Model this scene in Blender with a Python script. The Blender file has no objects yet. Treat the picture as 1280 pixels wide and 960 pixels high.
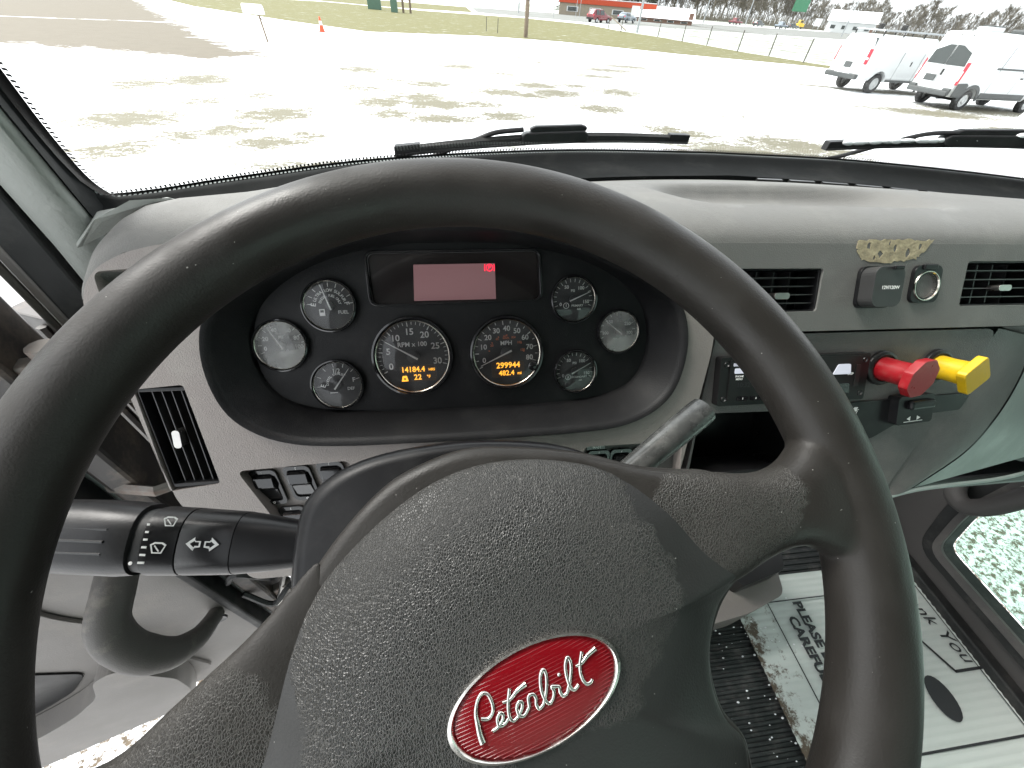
import bpy, bmesh, math, random
import numpy as np
from mathutils import Vector, Matrix
from mathutils.geometry import tessellate_polygon
random.seed(7)
RAD = math.radians
SC = bpy.context.scene
COL = SC.collection

# ------------------------------------------------------------------ camera (truck frame: X right, Y forward, Z up, metres)
pitch, yaw, roll = RAD(45), RAD(10), RAD(4.8)
fw = Vector((math.sin(yaw)*math.cos(pitch), math.cos(yaw)*math.cos(pitch), -math.sin(pitch)))
rt0 = Vector((math.cos(yaw), -math.sin(yaw), 0)); up0 = rt0.cross(fw)
rt = rt0*math.cos(roll) + up0*math.sin(roll); up = up0*math.cos(roll) - rt0*math.sin(roll)
cd = bpy.data.cameras.new('camera'); cam = bpy.data.objects.new('camera', cd); COL.objects.link(cam)
cd.sensor_width = 36; cd.lens = 36*482/1280; cd.clip_start = 0.01; cd.clip_end = 3000
cam.matrix_world = Matrix(((rt.x, up.x, -fw.x, 0), (rt.y, up.y, -fw.y, 0), (rt.z, up.z, -fw.z, 2.3), (0, 0, 0, 1)))
SC.camera = cam

# ------------------------------------------------------------------ light
EXPOSURE = 1.75
SUN_EL, SUN_AZ = RAD(50), RAD(-60)
w = bpy.data.worlds.new('World'); SC.world = w; w.use_nodes = True
nt = w.node_tree; bg = nt.nodes['Background']
sky = nt.nodes.new('ShaderNodeTexSky'); sky.sky_type = 'NISHITA'; sky.sun_disc = False
sky.sun_elevation = SUN_EL; sky.sun_rotation = SUN_AZ; sky.dust_density = 4; sky.air_density = 1.2
hs = nt.nodes.new('ShaderNodeHueSaturation'); hs.inputs['Saturation'].default_value = 0.22
nt.links.new(sky.outputs[0], hs.inputs['Color']); ov = nt.nodes.new('ShaderNodeMix'); ov.data_type = 'RGBA'; ov.inputs[0].default_value = .65   # even cloud layer
ov.inputs[7].default_value = (4.6, 4.8, 4.95, 1); nt.links.new(hs.outputs[0], ov.inputs[6]); nt.links.new(ov.outputs[2], bg.inputs[0])
bg.inputs[1].default_value = 0.15
sl = bpy.data.lights.new('sun', 'SUN'); so = bpy.data.objects.new('sun', sl); COL.objects.link(so)
sl.energy = 1.5; sl.angle = RAD(25); sl.color = (1, .97, .92)
so.rotation_euler = (Vector((-math.sin(SUN_AZ)*math.cos(SUN_EL), -math.cos(SUN_AZ)*math.cos(SUN_EL), -math.sin(SUN_EL)))).to_track_quat('-Z', 'Y').to_euler()
vs = SC.view_settings; vs.view_transform = 'Standard'; vs.look = 'None'; vs.exposure = EXPOSURE; vs.gamma = 1
SC.cycles.max_bounces = 10; SC.cycles.transparent_max_bounces = 16; SC.cycles.use_denoising = True
SC.cycles.sample_clamp_indirect = 6

# ------------------------------------------------------------------ materials
def mat(name, color, rough=.5, metal=0, bump=None, var=0.0, var_scale=8, coat=0, emit=0, ecol=None, spec=.5, dust=None):
    """bump: list of (kind, scale, strength, distance); var: brightness variation; dust: (colour, amount, scale)"""
    m = bpy.data.materials.new(name); m.use_nodes = True
    n = m.node_tree.nodes; l = m.node_tree.links; b = n['Principled BSDF']
    b.inputs['Base Color'].default_value = (*color, 1); b.inputs['Roughness'].default_value = rough
    b.inputs['Metallic'].default_value = metal; b.inputs['Coat Weight'].default_value = coat
    b.inputs['Specular IOR Level'].default_value = spec
    if emit:
        b.inputs['Emission Color'].default_value = (*(ecol or color), 1); b.inputs['Emission Strength'].default_value = emit
    tc = n.new('ShaderNodeTexCoord')
    last = None
    if var:
        t = n.new('ShaderNodeTexNoise'); t.inputs['Scale'].default_value = var_scale; t.inputs['Detail'].default_value = 6; t.inputs['Roughness'].default_value = .65
        l.new(tc.outputs['Object'], t.inputs['Vector'])
        r = n.new('ShaderNodeMapRange'); r.inputs[1].default_value = .3; r.inputs[2].default_value = .7; r.inputs[3].default_value = 1-var; r.inputs[4].default_value = 1+var
        l.new(t.outputs[0], r.inputs[0])
        mx = n.new('ShaderNodeMix'); mx.data_type = 'RGBA'; mx.blend_type = 'MULTIPLY'; mx.inputs[0].default_value = 1
        mx.inputs[6].default_value = (*color, 1); l.new(r.outputs[0], mx.inputs[7]); last = mx.outputs[2]
        rr = n.new('ShaderNodeMapRange'); rr.inputs[1].default_value = .3; rr.inputs[2].default_value = .7
        rr.inputs[3].default_value = max(0, rough-.12); rr.inputs[4].default_value = min(1, rough+.12)
        l.new(t.outputs[0], rr.inputs[0]); l.new(rr.outputs[0], b.inputs['Roughness'])
    if dust:
        t = n.new('ShaderNodeTexNoise'); t.inputs['Scale'].default_value = dust[2]; t.inputs['Detail'].default_value = 8; t.inputs['Roughness'].default_value = .7
        l.new(tc.outputs['Object'], t.inputs['Vector'])
        r = n.new('ShaderNodeMapRange'); r.inputs[1].default_value = .5; r.inputs[2].default_value = .72; r.inputs[3].default_value = 0; r.inputs[4].default_value = dust[1]
        l.new(t.outputs[0], r.inputs[0])
        mx = n.new('ShaderNodeMix'); mx.data_type = 'RGBA'; l.new(r.outputs[0], mx.inputs[0])
        if last: l.new(last, mx.inputs[6])
        else: mx.inputs[6].default_value = (*color, 1)
        mx.inputs[7].default_value = (*dust[0], 1); last = mx.outputs[2]
    if last: l.new(last, b.inputs['Base Color'])
    prev = None
    for (kind, scale, strength, dist) in (bump or []):
        if kind == 'noise':
            t = n.new('ShaderNodeTexNoise'); t.inputs['Scale'].default_value = scale; t.inputs['Detail'].default_value = 2; o = t.outputs[0]
        elif kind == 'vor':
            t = n.new('ShaderNodeTexVoronoi'); t.feature = 'SMOOTH_F1'; t.inputs['Scale'].default_value = scale; o = t.outputs[0]
        else:
            t = n.new('ShaderNodeTexVoronoi'); t.feature = 'DISTANCE_TO_EDGE'; t.inputs['Scale'].default_value = scale; o = t.outputs[0]
        l.new(tc.outputs['Object'], t.inputs['Vector'])
        bp = n.new('ShaderNodeBump'); bp.inputs['Strength'].default_value = strength; bp.inputs['Distance'].default_value = dist
        l.new(o, bp.inputs['Height'])
        if prev: l.new(prev, bp.inputs['Normal'])
        prev = bp.outputs[0]
    if prev: l.new(prev, b.inputs['Normal'])
    return m

def leather(name, color, patch, spec=.3):
    """worn moulded skin: grain inside a ragged patch, rubbed smooth outside; patch = list of (x, y, rx, ry) ellipses in object space"""
    m = bpy.data.materials.new(name); m.use_nodes = True
    n = m.node_tree.nodes; l = m.node_tree.links; b = n['Principled BSDF']
    b.inputs['Specular IOR Level'].default_value = spec
    tc = n.new('ShaderNodeTexCoord')
    def math_(op, a, bb=None, c=None):
        q = n.new('ShaderNodeMath'); q.operation = op
        for i, v in enumerate((a, bb, c)):
            if v is None: continue
            if isinstance(v, (int, float)): q.inputs[i].default_value = v
            else: l.new(v, q.inputs[i])
        return q.outputs[0]
    nz = n.new('ShaderNodeTexNoise'); nz.inputs['Scale'].default_value = 45; nz.inputs['Detail'].default_value = 6; nz.inputs['Roughness'].default_value = .7
    l.new(tc.outputs['Object'], nz.inputs['Vector'])
    sp = n.new('ShaderNodeSeparateXYZ'); l.new(tc.outputs['Object'], sp.inputs[0])
    best = None
    for (x, y, rx, ry) in patch:
        dx = math_('DIVIDE', math_('SUBTRACT', sp.outputs[0], x), rx); dy = math_('DIVIDE', math_('SUBTRACT', sp.outputs[1], y), ry)
        d = math_('ADD', math_('MULTIPLY', dx, dx), math_('MULTIPLY', dy, dy))
        best = d if best is None else math_('MINIMUM', best, d)
    if best is None: best = math_('ADD', 0.0, 5.0)
    d2 = math_('ADD', best, math_('MULTIPLY', math_('SUBTRACT', nz.outputs[0], .5), 1.3))
    mr = n.new('ShaderNodeMapRange'); mr.inputs[1].default_value = .92; mr.inputs[2].default_value = 1.04; mr.inputs[3].default_value = 1; mr.inputs[4].default_value = 0
    l.new(d2, mr.inputs[0]); mask = mr.outputs[0]
    # warped coordinates for the cells
    wn = n.new('ShaderNodeTexNoise'); wn.inputs['Scale'].default_value = 420; l.new(tc.outputs['Object'], wn.inputs['Vector'])
    va = n.new('ShaderNodeVectorMath'); va.operation = 'MULTIPLY_ADD'; l.new(wn.outputs['Color'], va.inputs[0]); va.inputs[1].default_value = (.0011, .0011, .0011); l.new(tc.outputs['Object'], va.inputs[2])
    mp = n.new('ShaderNodeMapping'); mp.inputs['Scale'].default_value = (1.25, .8, 1); l.new(va.outputs[0], mp.inputs[0])
    vo = n.new('ShaderNodeTexVoronoi'); vo.feature = 'DISTANCE_TO_EDGE'; vo.inputs['Scale'].default_value = 800; l.new(mp.outputs[0], vo.inputs['Vector'])
    cr = n.new('ShaderNodeMapRange'); cr.inputs[1].default_value = 0.0; cr.inputs[2].default_value = .22; l.new(vo.outputs[0], cr.inputs[0])
    h = math_('MULTIPLY', cr.outputs[0], mask)
    bp = n.new('ShaderNodeBump'); bp.inputs['Strength'].default_value = .5; bp.inputs['Distance'].default_value = .0005; l.new(h, bp.inputs['Height'])
    fine = n.new('ShaderNodeTexNoise'); fine.inputs['Scale'].default_value = 900; fine.inputs['Detail'].default_value = 3; l.new(tc.outputs['Object'], fine.inputs['Vector'])
    b2 = n.new('ShaderNodeBump'); b2.inputs['Strength'].default_value = .32; b2.inputs['Distance'].default_value = .0005; l.new(fine.outputs[0], b2.inputs['Height']); l.new(bp.outputs[0], b2.inputs['Normal'])
    l.new(b2.outputs[0], b.inputs['Normal'])
    # grease and dust blotches
    n2 = n.new('ShaderNodeTexNoise'); n2.inputs['Scale'].default_value = 22; n2.inputs['Detail'].default_value = 8; l.new(tc.outputs['Object'], n2.inputs['Vector'])
    ra = n.new('ShaderNodeMapRange'); ra.inputs[1].default_value = .35; ra.inputs[2].default_value = .7; ra.inputs[3].default_value = .36; ra.inputs[4].default_value = .64; l.new(n2.outputs[0], ra.inputs[0])
    rb = math_('SUBTRACT', ra.outputs[0], math_('MULTIPLY', mask, .06)); l.new(rb, b.inputs['Roughness'])
    cm = n.new('ShaderNodeMix'); cm.data_type = 'RGBA'; cm.inputs[6].default_value = (*color, 1); cm.inputs[7].default_value = (*[c*2.0 for c in color], 1)
    l.new(n2.outputs[0], cm.inputs[0])
    # pale dust sitting in the creases of the grain
    cm2 = n.new('ShaderNodeMix'); cm2.data_type = 'RGBA'; l.new(cm.outputs[2], cm2.inputs[6]); cm2.inputs[7].default_value = (.075, .072, .064, 1)
    crease = math_('MULTIPLY', math_('MULTIPLY', math_('SUBTRACT', 1.0, cr.outputs[0]), mask), .5); l.new(crease, cm2.inputs[0])
    sp2 = n.new('ShaderNodeTexNoise'); sp2.inputs['Scale'].default_value = 520; sp2.inputs['Detail'].default_value = 1; l.new(tc.outputs['Object'], sp2.inputs['Vector'])
    sm = n.new('ShaderNodeMapRange'); sm.inputs[1].default_value = .80; sm.inputs[2].default_value = .84; l.new(sp2.outputs[0], sm.inputs[0])
    cm3 = n.new('ShaderNodeMix'); cm3.data_type = 'RGBA'; l.new(sm.outputs[0], cm3.inputs[0]); l.new(cm2.outputs[2], cm3.inputs[6]); cm3.inputs[7].default_value = (.3, .29, .27, 1)
    l.new(cm3.outputs[2], b.inputs['Base Color'])
    return m

def glass(name, tint=(1, 1, 1), refl=1.0, haze=0.0, hazecol=(.8, .8, .8)):
    m = bpy.data.materials.new(name); m.use_nodes = True
    n = m.node_tree.nodes; l = m.node_tree.links; n.clear()
    out = n.new('ShaderNodeOutputMaterial'); tr = n.new('ShaderNodeBsdfTransparent'); gl = n.new('ShaderNodeBsdfGlossy')
    tr.inputs[0].default_value = (*tint, 1); gl.inputs['Roughness'].default_value = .03
    fr = n.new('ShaderNodeFresnel'); fr.inputs[0].default_value = 1.45
    mu = n.new('ShaderNodeMath'); mu.operation = 'MULTIPLY'; mu.inputs[1].default_value = refl; l.new(fr.outputs[0], mu.inputs[0])
    mx = n.new('ShaderNodeMixShader'); l.new(mu.outputs[0], mx.inputs[0]); l.new(tr.outputs[0], mx.inputs[1]); l.new(gl.outputs[0], mx.inputs[2])
    last = mx.outputs[0]
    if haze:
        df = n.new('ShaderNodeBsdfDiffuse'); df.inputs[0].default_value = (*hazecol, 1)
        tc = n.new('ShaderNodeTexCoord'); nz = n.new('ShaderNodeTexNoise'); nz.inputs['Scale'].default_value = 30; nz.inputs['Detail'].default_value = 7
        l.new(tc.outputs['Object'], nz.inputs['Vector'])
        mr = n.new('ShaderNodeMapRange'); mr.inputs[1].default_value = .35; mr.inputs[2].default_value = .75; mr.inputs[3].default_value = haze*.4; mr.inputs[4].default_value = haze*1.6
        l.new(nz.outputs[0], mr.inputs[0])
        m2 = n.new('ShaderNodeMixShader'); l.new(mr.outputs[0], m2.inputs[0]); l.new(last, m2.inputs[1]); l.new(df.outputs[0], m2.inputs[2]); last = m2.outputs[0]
    l.new(last, out.inputs[0]); return m

GRAIN = [('vor', 950, .42, .0008), ('noise', 60, .12, .002)]
M = {}
M['dash'] = mat('dash_plastic', (.225, .202, .188), .55, bump=GRAIN, var=.07, var_scale=9, dust=((.34, .33, .29), .35, 14))
M['dash_top'] = mat('dash_top_plastic', (.142, .141, .133), .6, bump=GRAIN, var=.06, dust=((.24, .24, .22), .35, 14))
M['dash_dark'] = mat('dash_dark_plastic', (.085, .08, .078), .5, bump=GRAIN, var=.08, dust=((.2, .19, .17), .3, 16))
M['black'] = mat('black_plastic', (.008, .008, .0088), .36, spec=.3, bump=[('noise', 700, .12, .0004)], var=.15, dust=((.045, .045, .042), .25, 30))
M['cluster'] = mat('cluster_black_plastic', (.0062, .0062, .0068), .52, spec=.28, bump=[('vor', 800, .35, .0005)], var=.1, dust=((.035, .035, .032), .3, 22))
M['cap'] = mat('cap_plastic', (.035, .035, .035), .45, var=.1, bump=[('noise', 600, .2, .0004)])
M['slat'] = mat('vent_slat_plastic', (.035, .035, .035), .35)
M['gloss'] = mat('gloss_black_plastic', (.01, .01, .011), .14, coat=.4, var=.1, var_scale=20)
M['dial'] = mat('dial_black', (.013, .013, .015), .6)
M['chrome'] = mat('chrome_ring', (.55, .52, .46), .2, 1, var=.08, var_scale=60)
M['metal'] = mat('dull_metal', (.45, .44, .42), .35, 1, var=.15, var_scale=40)
M['rubber'] = mat('black_rubber', (.014, .015, .015), .6, var=.2, var_scale=20, bump=[('noise', 250, .2, .0006)], dust=((.12, .11, .1), .3, 18))
M['trim'] = mat('windshield_trim_black', (.006, .007, .007), .8, spec=.12, bump=[('noise', 500, .15, .0005)], var=.15, dust=((.04, .04, .038), .3, 12))
M['frit'] = mat('frit_black', (.01, .01, .01), .35)
M['pillar'] = mat('pillar_plastic', (.28, .295, .275), .6, bump=[('noise', 260, .45, .0014)], var=.06, dust=((.34, .34, .31), .3, 10))
M['white'] = mat('white_print', (.82, .82, .8), .5)
M['orange'] = mat('orange_print', (.75, .2, .08), .5)
M['lcd'] = mat('amber_segments', (.9, .45, .05), .5, emit=.5, ecol=(1, .42, .03))
M['lcd_back'] = mat('lcd_window', (.045, .022, .006), .3)
M['needle'] = mat('needle_white', (.85, .85, .83), .4)
M['hub'] = mat('needle_hub', (.02, .02, .022), .35)
M['screen'] = mat('message_screen', (.16, .085, .088), .25, emit=.055, ecol=(.55, .28, .30), coat=.3)
M['screen_gloss'] = mat('display_window', (.012, .009, .009), .2, coat=.4)
M['red_light'] = mat('red_telltale', (.9, .02, .05), .5, emit=.55, ecol=(1, .01, .05))
M['gauge_glass'] = glass('gauge_glass', refl=1.0, haze=.035)
M['gauge_glass_glare'] = glass('gauge_glass_glare', refl=1.3, haze=.40, hazecol=(.6, .6, .58))  # pale haze paints the reflected glare of the outer gauges into their glass
M['windshield_glass'] = glass('windshield_glass', (.985, 1, .99), .12)
M['window_glass'] = glass('window_glass', (.68, .80, .735), 1.0, haze=.10, hazecol=(.55, .62, .58))
M['rim'] = leather('rim_skin', (.0135, .0120, .0104), [], .38)
M['spoke'] = leather('spoke_skin', (.0135, .0120, .0104), [(.131, -.022, .042, .030), (-.140, -.022, .045, .035)], .38)
M['pad'] = leather('pad_skin', (.0100, .0100, .0093), [(0.0, .005, .085, .052), (-.045, -.03, .045, .07), (.03, -.03, .06, .05)], .5)
M['emblem'] = mat('emblem_red_enamel', (.17, .0015, .005), .32, spec=.22, coat=.2)
M['emblem_metal'] = mat('emblem_metal', (.72, .70, .66), .22, 1, var=.1, var_scale=90)
M['knob_red'] = mat('knob_red', (.27, .007, .012), .35, var=.1, var_scale=40, dust=((.3, .12, .1), .35, 90))
M['knob_yellow'] = mat('knob_yellow', (.62, .40, .008), .38, var=.08, var_scale=40, dust=((.35, .25, .05), .4, 90))
M['tape'] = mat('tape_residue', (.36, .31, .20), .8, var=.35, var_scale=120, bump=[('noise', 300, .6, .001)])
M['radio'] = mat('radio_gloss', (.008, .0075, .0078), .4, spec=.3, var=.2, var_scale=25)
M['lit'] = mat('radio_backlit', (.45, .45, .5), .5, emit=.12, ecol=(.8, .85, 1))
M['glove'] = mat('glovebox_plastic', (.24, .28, .262), .5, bump=[('noise', 120, .4, .001)], var=.1, dust=((.4, .45, .42), .4, 14))
M['floor_rubber'] = mat('floor_rubber', (.02, .023, .023), .5, var=.2, var_scale=12, dust=((.16, .15, .14), .5, 25))
M['door'] = mat('door_plastic', (.155, .145, .135), .6, bump=[('vor', 600, .4, .0006)], var=.07, dust=((.24, .22, .19), .4, 9))
M['handle'] = mat('handle_rubber', (.085, .079, .073), .6, bump=[('vor', 700, .4, .0006)], var=.1, dust=((.32, .29, .24), .4, 20))
M['pass_door'] = mat('passenger_door_plastic', (.07, .066, .064), .6, bump=GRAIN, var=.06)
M['headliner'] = mat('headliner', (.15, .148, .142), .9)
M['jamb'] = mat('dirty_jamb_paint', (.03, .026, .024), .45, var=.3, var_scale=14, dust=((.22, .17, .13), .6, 16))
M['jamb_grey'] = mat('jamb_grey_paint', (.17, .16, .15), .5, var=.2, var_scale=30, dust=((.1, .07, .05), .6, 30))
M['hinge'] = mat('rusty_hinge', (.17, .155, .14), .55, metal=.2, var=.3, var_scale=40, dust=((.16, .07, .035), .7, 30))
M['white_paint'] = mat('white_van_paint', (.58, .60, .60), .3, coat=.3, dust=((.45, .43, .4), .22, 3))
M['cladding'] = mat('grey_cladding', (.05, .056, .056), .55, var=.15, var_scale=6)
M['tyre'] = mat('tyre', (.02, .02, .02), .75, dust=((.3, .3, .3), .35, 9))
M['wheel_metal'] = mat('wheel_metal', (.55, .56, .56), .4, .6)
M['tail'] = mat('tail_lamp_red', (.55, .01, .03), .25, coat=.4)
M['tail_white'] = mat('tail_lamp_clear', (.75, .75, .75), .25)
M['car_glass'] = mat('dark_car_glass', (.02, .028, .028), .08, coat=.3)
M['wood'] = mat('weathered_wood', (.16, .125, .09), .85, var=.3, var_scale=6)
M['galv'] = mat('galvanised_steel', (.35, .37, .38), .45, .4)
M['post'] = mat('dark_fence_post', (.10, .095, .08), .8, var=.2)
M['green_box'] = mat('utility_green', (.08, .15, .11), .6, var=.1, var_scale=3)
M['cone'] = mat('cone_orange', (.80, .07, .02), .5)
M['suv_red'] = mat('suv_red_paint', (.14, .012, .018), .25, coat=.4)
M['car_dark'] = mat('car_dark_paint', (.05, .06, .06), .25, coat=.4)
M['car_grey'] = mat('car_silver_paint', (.20, .24, .28), .3, coat=.4)
M['brick'] = mat('tan_block', (.25, .215, .165), .85, var=.1, var_scale=2)
M['orange_band'] = mat('orange_fascia', (.40, .045, .008), .5)
M['sign_green'] = mat('sign_green', (.03, .16, .08), .5)
M['sign_lime'] = mat('sign_lime', (.12, .27, .015), .5)
M['sign_red'] = mat('sign_red', (.6, .02, .03), .5)
M['snow'] = mat('snow', (.86, .88, .90), .7, bump=[('noise', 6, .5, .05)])
M['roof_brown'] = mat('brown_gable', (.18, .10, .07), .8)
M['yellow_machine'] = mat('yellow_machine', (.6, .4, .03), .5)
M['bark'] = mat('bark', (.14, .122, .095), .9, var=.2)
M['twigs'] = mat('twigs', (.18, .162, .128), .9, var=.2)
M['needles'] = mat('conifer_needles', (.035, .045, .025), .9, var=.4, var_scale=2)
M['paper_ink'] = mat('paper_ink', (.03, .032, .035), .7)

# ------------------------------------------------------------------ helpers
def link(name, me, m, parent=None, smooth=False):
    if isinstance(me, bmesh.types.BMesh):
        bm = me; me = bpy.data.meshes.new(name); bmesh.ops.recalc_face_normals(bm, faces=bm.faces); bm.to_mesh(me); bm.free()
    o = bpy.data.objects.new(name, me); COL.objects.link(o)
    if m is not None and not me.materials: me.materials.append(M[m] if isinstance(m, str) else m)
    if parent is not None: o.parent = parent
    if smooth:
        for p in me.polygons: p.use_smooth = True
        me.set_sharp_from_angle(angle=RAD(48))
    return o
def bev(o, wd, seg=2, ang=35):
    b = o.modifiers.new('bevel', 'BEVEL'); b.width = wd; b.segments = seg; b.limit_method = 'ANGLE'; b.angle_limit = RAD(ang)
    b.harden_normals = False
    return o
def thing(name, label, cat, mw=None, group=None, kind=None):
    o = bpy.data.objects.new(name, None); COL.objects.link(o); o.empty_display_size = .05
    if mw is not None: o.matrix_world = mw
    return tag(o, label, cat, group, kind)
def tag(o, label=None, cat=None, group=None, kind=None):
    if label: o['label'] = label
    if cat: o['category'] = cat
    if group: o['group'] = group
    if kind: o['kind'] = kind
    return o
def frame(o, x, y, z):
    o, x, y, z = map(Vector, (o, x, y, z))
    return Matrix(((x.x, y.x, z.x, o.x), (x.y, y.y, z.y, o.y), (x.z, y.z, z.z, o.z), (0, 0, 0, 1)))
def at(x, y, z=0, rz=0): return Matrix.Translation((x, y, z)) @ Matrix.Rotation(rz, 4, 'Z')
def part(name, parent, loc=(0, 0, 0), rz=0, label=None):
    o = bpy.data.objects.new(name, None); COL.objects.link(o); o.parent = parent; o.location = loc; o.rotation_euler = (0, 0, rz); o.empty_display_size = .02
    if label: o['label'] = label
    return o
def plate(outer, holes, z0, z1, bm=None):
    bm = bm or bmesh.new()
    loops = [list(outer)]+[list(h) for h in holes]
    pts = [p for lp in loops for p in lp]
    tris = tessellate_polygon([[Vector((p[0], p[1], 0)) for p in lp] for lp in loops])
    top = [bm.verts.new((p[0], p[1], z1)) for p in pts]; bot = [bm.verts.new((p[0], p[1], z0)) for p in pts]
    for t in tris:
        try:
            bm.faces.new([top[i] for i in t]); bm.faces.new([bot[i] for i in reversed(t)])
        except ValueError: pass
    k = 0
    for lp in loops:
        nn = len(lp)
        for i in range(nn):
            a, b = k+i, k+(i+1) % nn
            bm.faces.new((top[a], top[b], bot[b], bot[a]))
        k += nn
    return bm
def box(cx, cy, cz, sx, sy, sz, bm=None, rot=None):
    bm = bm or bmesh.new()
    mt = Matrix.Translation((cx, cy, cz)) @ (rot.to_4x4() if rot else Matrix()) @ Matrix.Diagonal((sx, sy, sz, 1))
    bmesh.ops.create_cube(bm, size=1, matrix=mt); return bm
def rrect(cx, cy, wd, ht, r, n=5):
    out = []
    for (sx, sy, a0) in ((1, 1, 0), (-1, 1, 90), (-1, -1, 180), (1, -1, 270)):
        for i in range(n+1):
            a = RAD(a0+90*i/n); out.append((cx+sx*(wd/2-r)+r*math.cos(a), cy+sy*(ht/2-r)+r*math.sin(a)))
    return out
def rpoly(pts, r, n=5):
    out = []; N = len(pts)
    for i in range(N):
        p0, p, p1 = Vector(pts[i-1]), Vector(pts[i]), Vector(pts[(i+1) % N])
        a, b = (p0-p), (p1-p); rr = r[i] if isinstance(r, (list, tuple)) else r
        d = min(rr, a.length*.45, b.length*.45); q0 = p+a.normalized()*d; q1 = p+b.normalized()*d
        for k in range(n+1):
            t = k/n; q = q0*(1-t)**2+p*2*t*(1-t)+q1*t*t; out.append((q.x, q.y))
    return out
def circ(cx, cy, r, n=32): return [(cx+r*math.cos(2*math.pi*i/n), cy+r*math.sin(2*math.pi*i/n)) for i in range(n)]
def lathe(prof, n=40, bm=None, cap=False):
    bm = bm or bmesh.new(); rings = []
    for (r, z) in prof: rings.append([bm.verts.new((r*math.cos(2*math.pi*i/n), r*math.sin(2*math.pi*i/n), z)) for i in range(n)])
    for a, b in zip(rings, rings[1:]):
        for i in range(n): bm.faces.new((a[i], a[(i+1) % n], b[(i+1) % n], b[i]))
    if cap: bm.faces.new(rings[-1]); bm.faces.new(list(reversed(rings[0])))
    return bm
def rings_mesh(rings, close=True, caps=True, bm=None):
    bm = bm or bmesh.new(); R = [[bm.verts.new(p) for p in r] for r in rings]; n = len(R[0])
    for a, b in zip(R, R[1:]):
        for i in range(n if close else n-1): bm.faces.new((a[i], a[(i+1) % n], b[(i+1) % n], b[i]))
    if caps and close: bm.faces.new(R[-1]); bm.faces.new(list(reversed(R[0])))
    return bm
def catmull(pts, k=8, closed=False):
    P = [Vector(p) for p in pts]; out = []; N = len(P)
    rng = range(N) if closed else range(N-1)
    for i in rng:
        p1, p2 = P[i], P[(i+1) % N]
        p0 = P[i-1] if (closed or i > 0) else p1*2-p2
        p3 = P[(i+2) % N] if (closed or i+2 < N) else p2*2-p1
        for j in range(k):
            t = j/k; out.append(.5*((2*p1)+(p2-p0)*t+(2*p0-5*p1+4*p2-p3)*t*t+(3*p1-p0-3*p2+p3)*t**3))
    if not closed: out.append(P[-1])
    return out
def tube(path, rad, n=10, bm=None, flat=1.0, upv=(0, 0, 1)):
    path = [Vector(p) for p in path]; rings = []; N = len(path)
    prev = Vector(upv)
    for i, p in enumerate(path):
        t = (path[min(i+1, N-1)]-path[max(i-1, 0)]).normalized()
        s = t.cross(prev)
        if s.length < 1e-5: s = t.orthogonal()
        s.normalize(); u = s.cross(t).normalized(); prev = u
        r = rad[i] if isinstance(rad, (list, tuple)) else rad
        rings.append([p+s*(r*math.cos(2*math.pi*k/n))+u*(r*flat*math.sin(2*math.pi*k/n)) for k in range(n)])
    return rings_mesh(rings, bm=bm)
def text(s, size, x, y, z, m, parent, rz=0, align='CENTER', name='lettering', sx=1.0):
    c = bpy.data.curves.new(name, 'FONT'); c.body = s; c.size = size; c.align_x = align; c.align_y = 'CENTER'; c.extrude = .00008 if size < .05 else .002; c.offset = size*.018 if size < .02 else 0
    c.materials.append(M[m]); o = bpy.data.objects.new(name, c); COL.objects.link(o); o.parent = parent
    o.location = (x, y, z); o.rotation_euler = (0, 0, rz); o.scale = (sx, 1, 1); c.resolution_u = 3
    return o
def cut(o, cutters):
    for c in cutters:
        b = o.modifiers.new('cut', 'BOOLEAN'); b.object = c; b.solver = 'EXACT'
    dg = bpy.context.evaluated_depsgraph_get(); dg.update()
    me = bpy.data.meshes.new_from_object(o.evaluated_get(dg)); o.modifiers.clear(); o.data = me
    for c in cutters: bpy.data.objects.remove(c)
def copy_tree(o, parent=None):
    c = o.copy(); COL.objects.link(c)
    if parent is not None: c.parent = parent
    for ch in list(o.children): copy_tree(ch, c)
    return c

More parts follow.
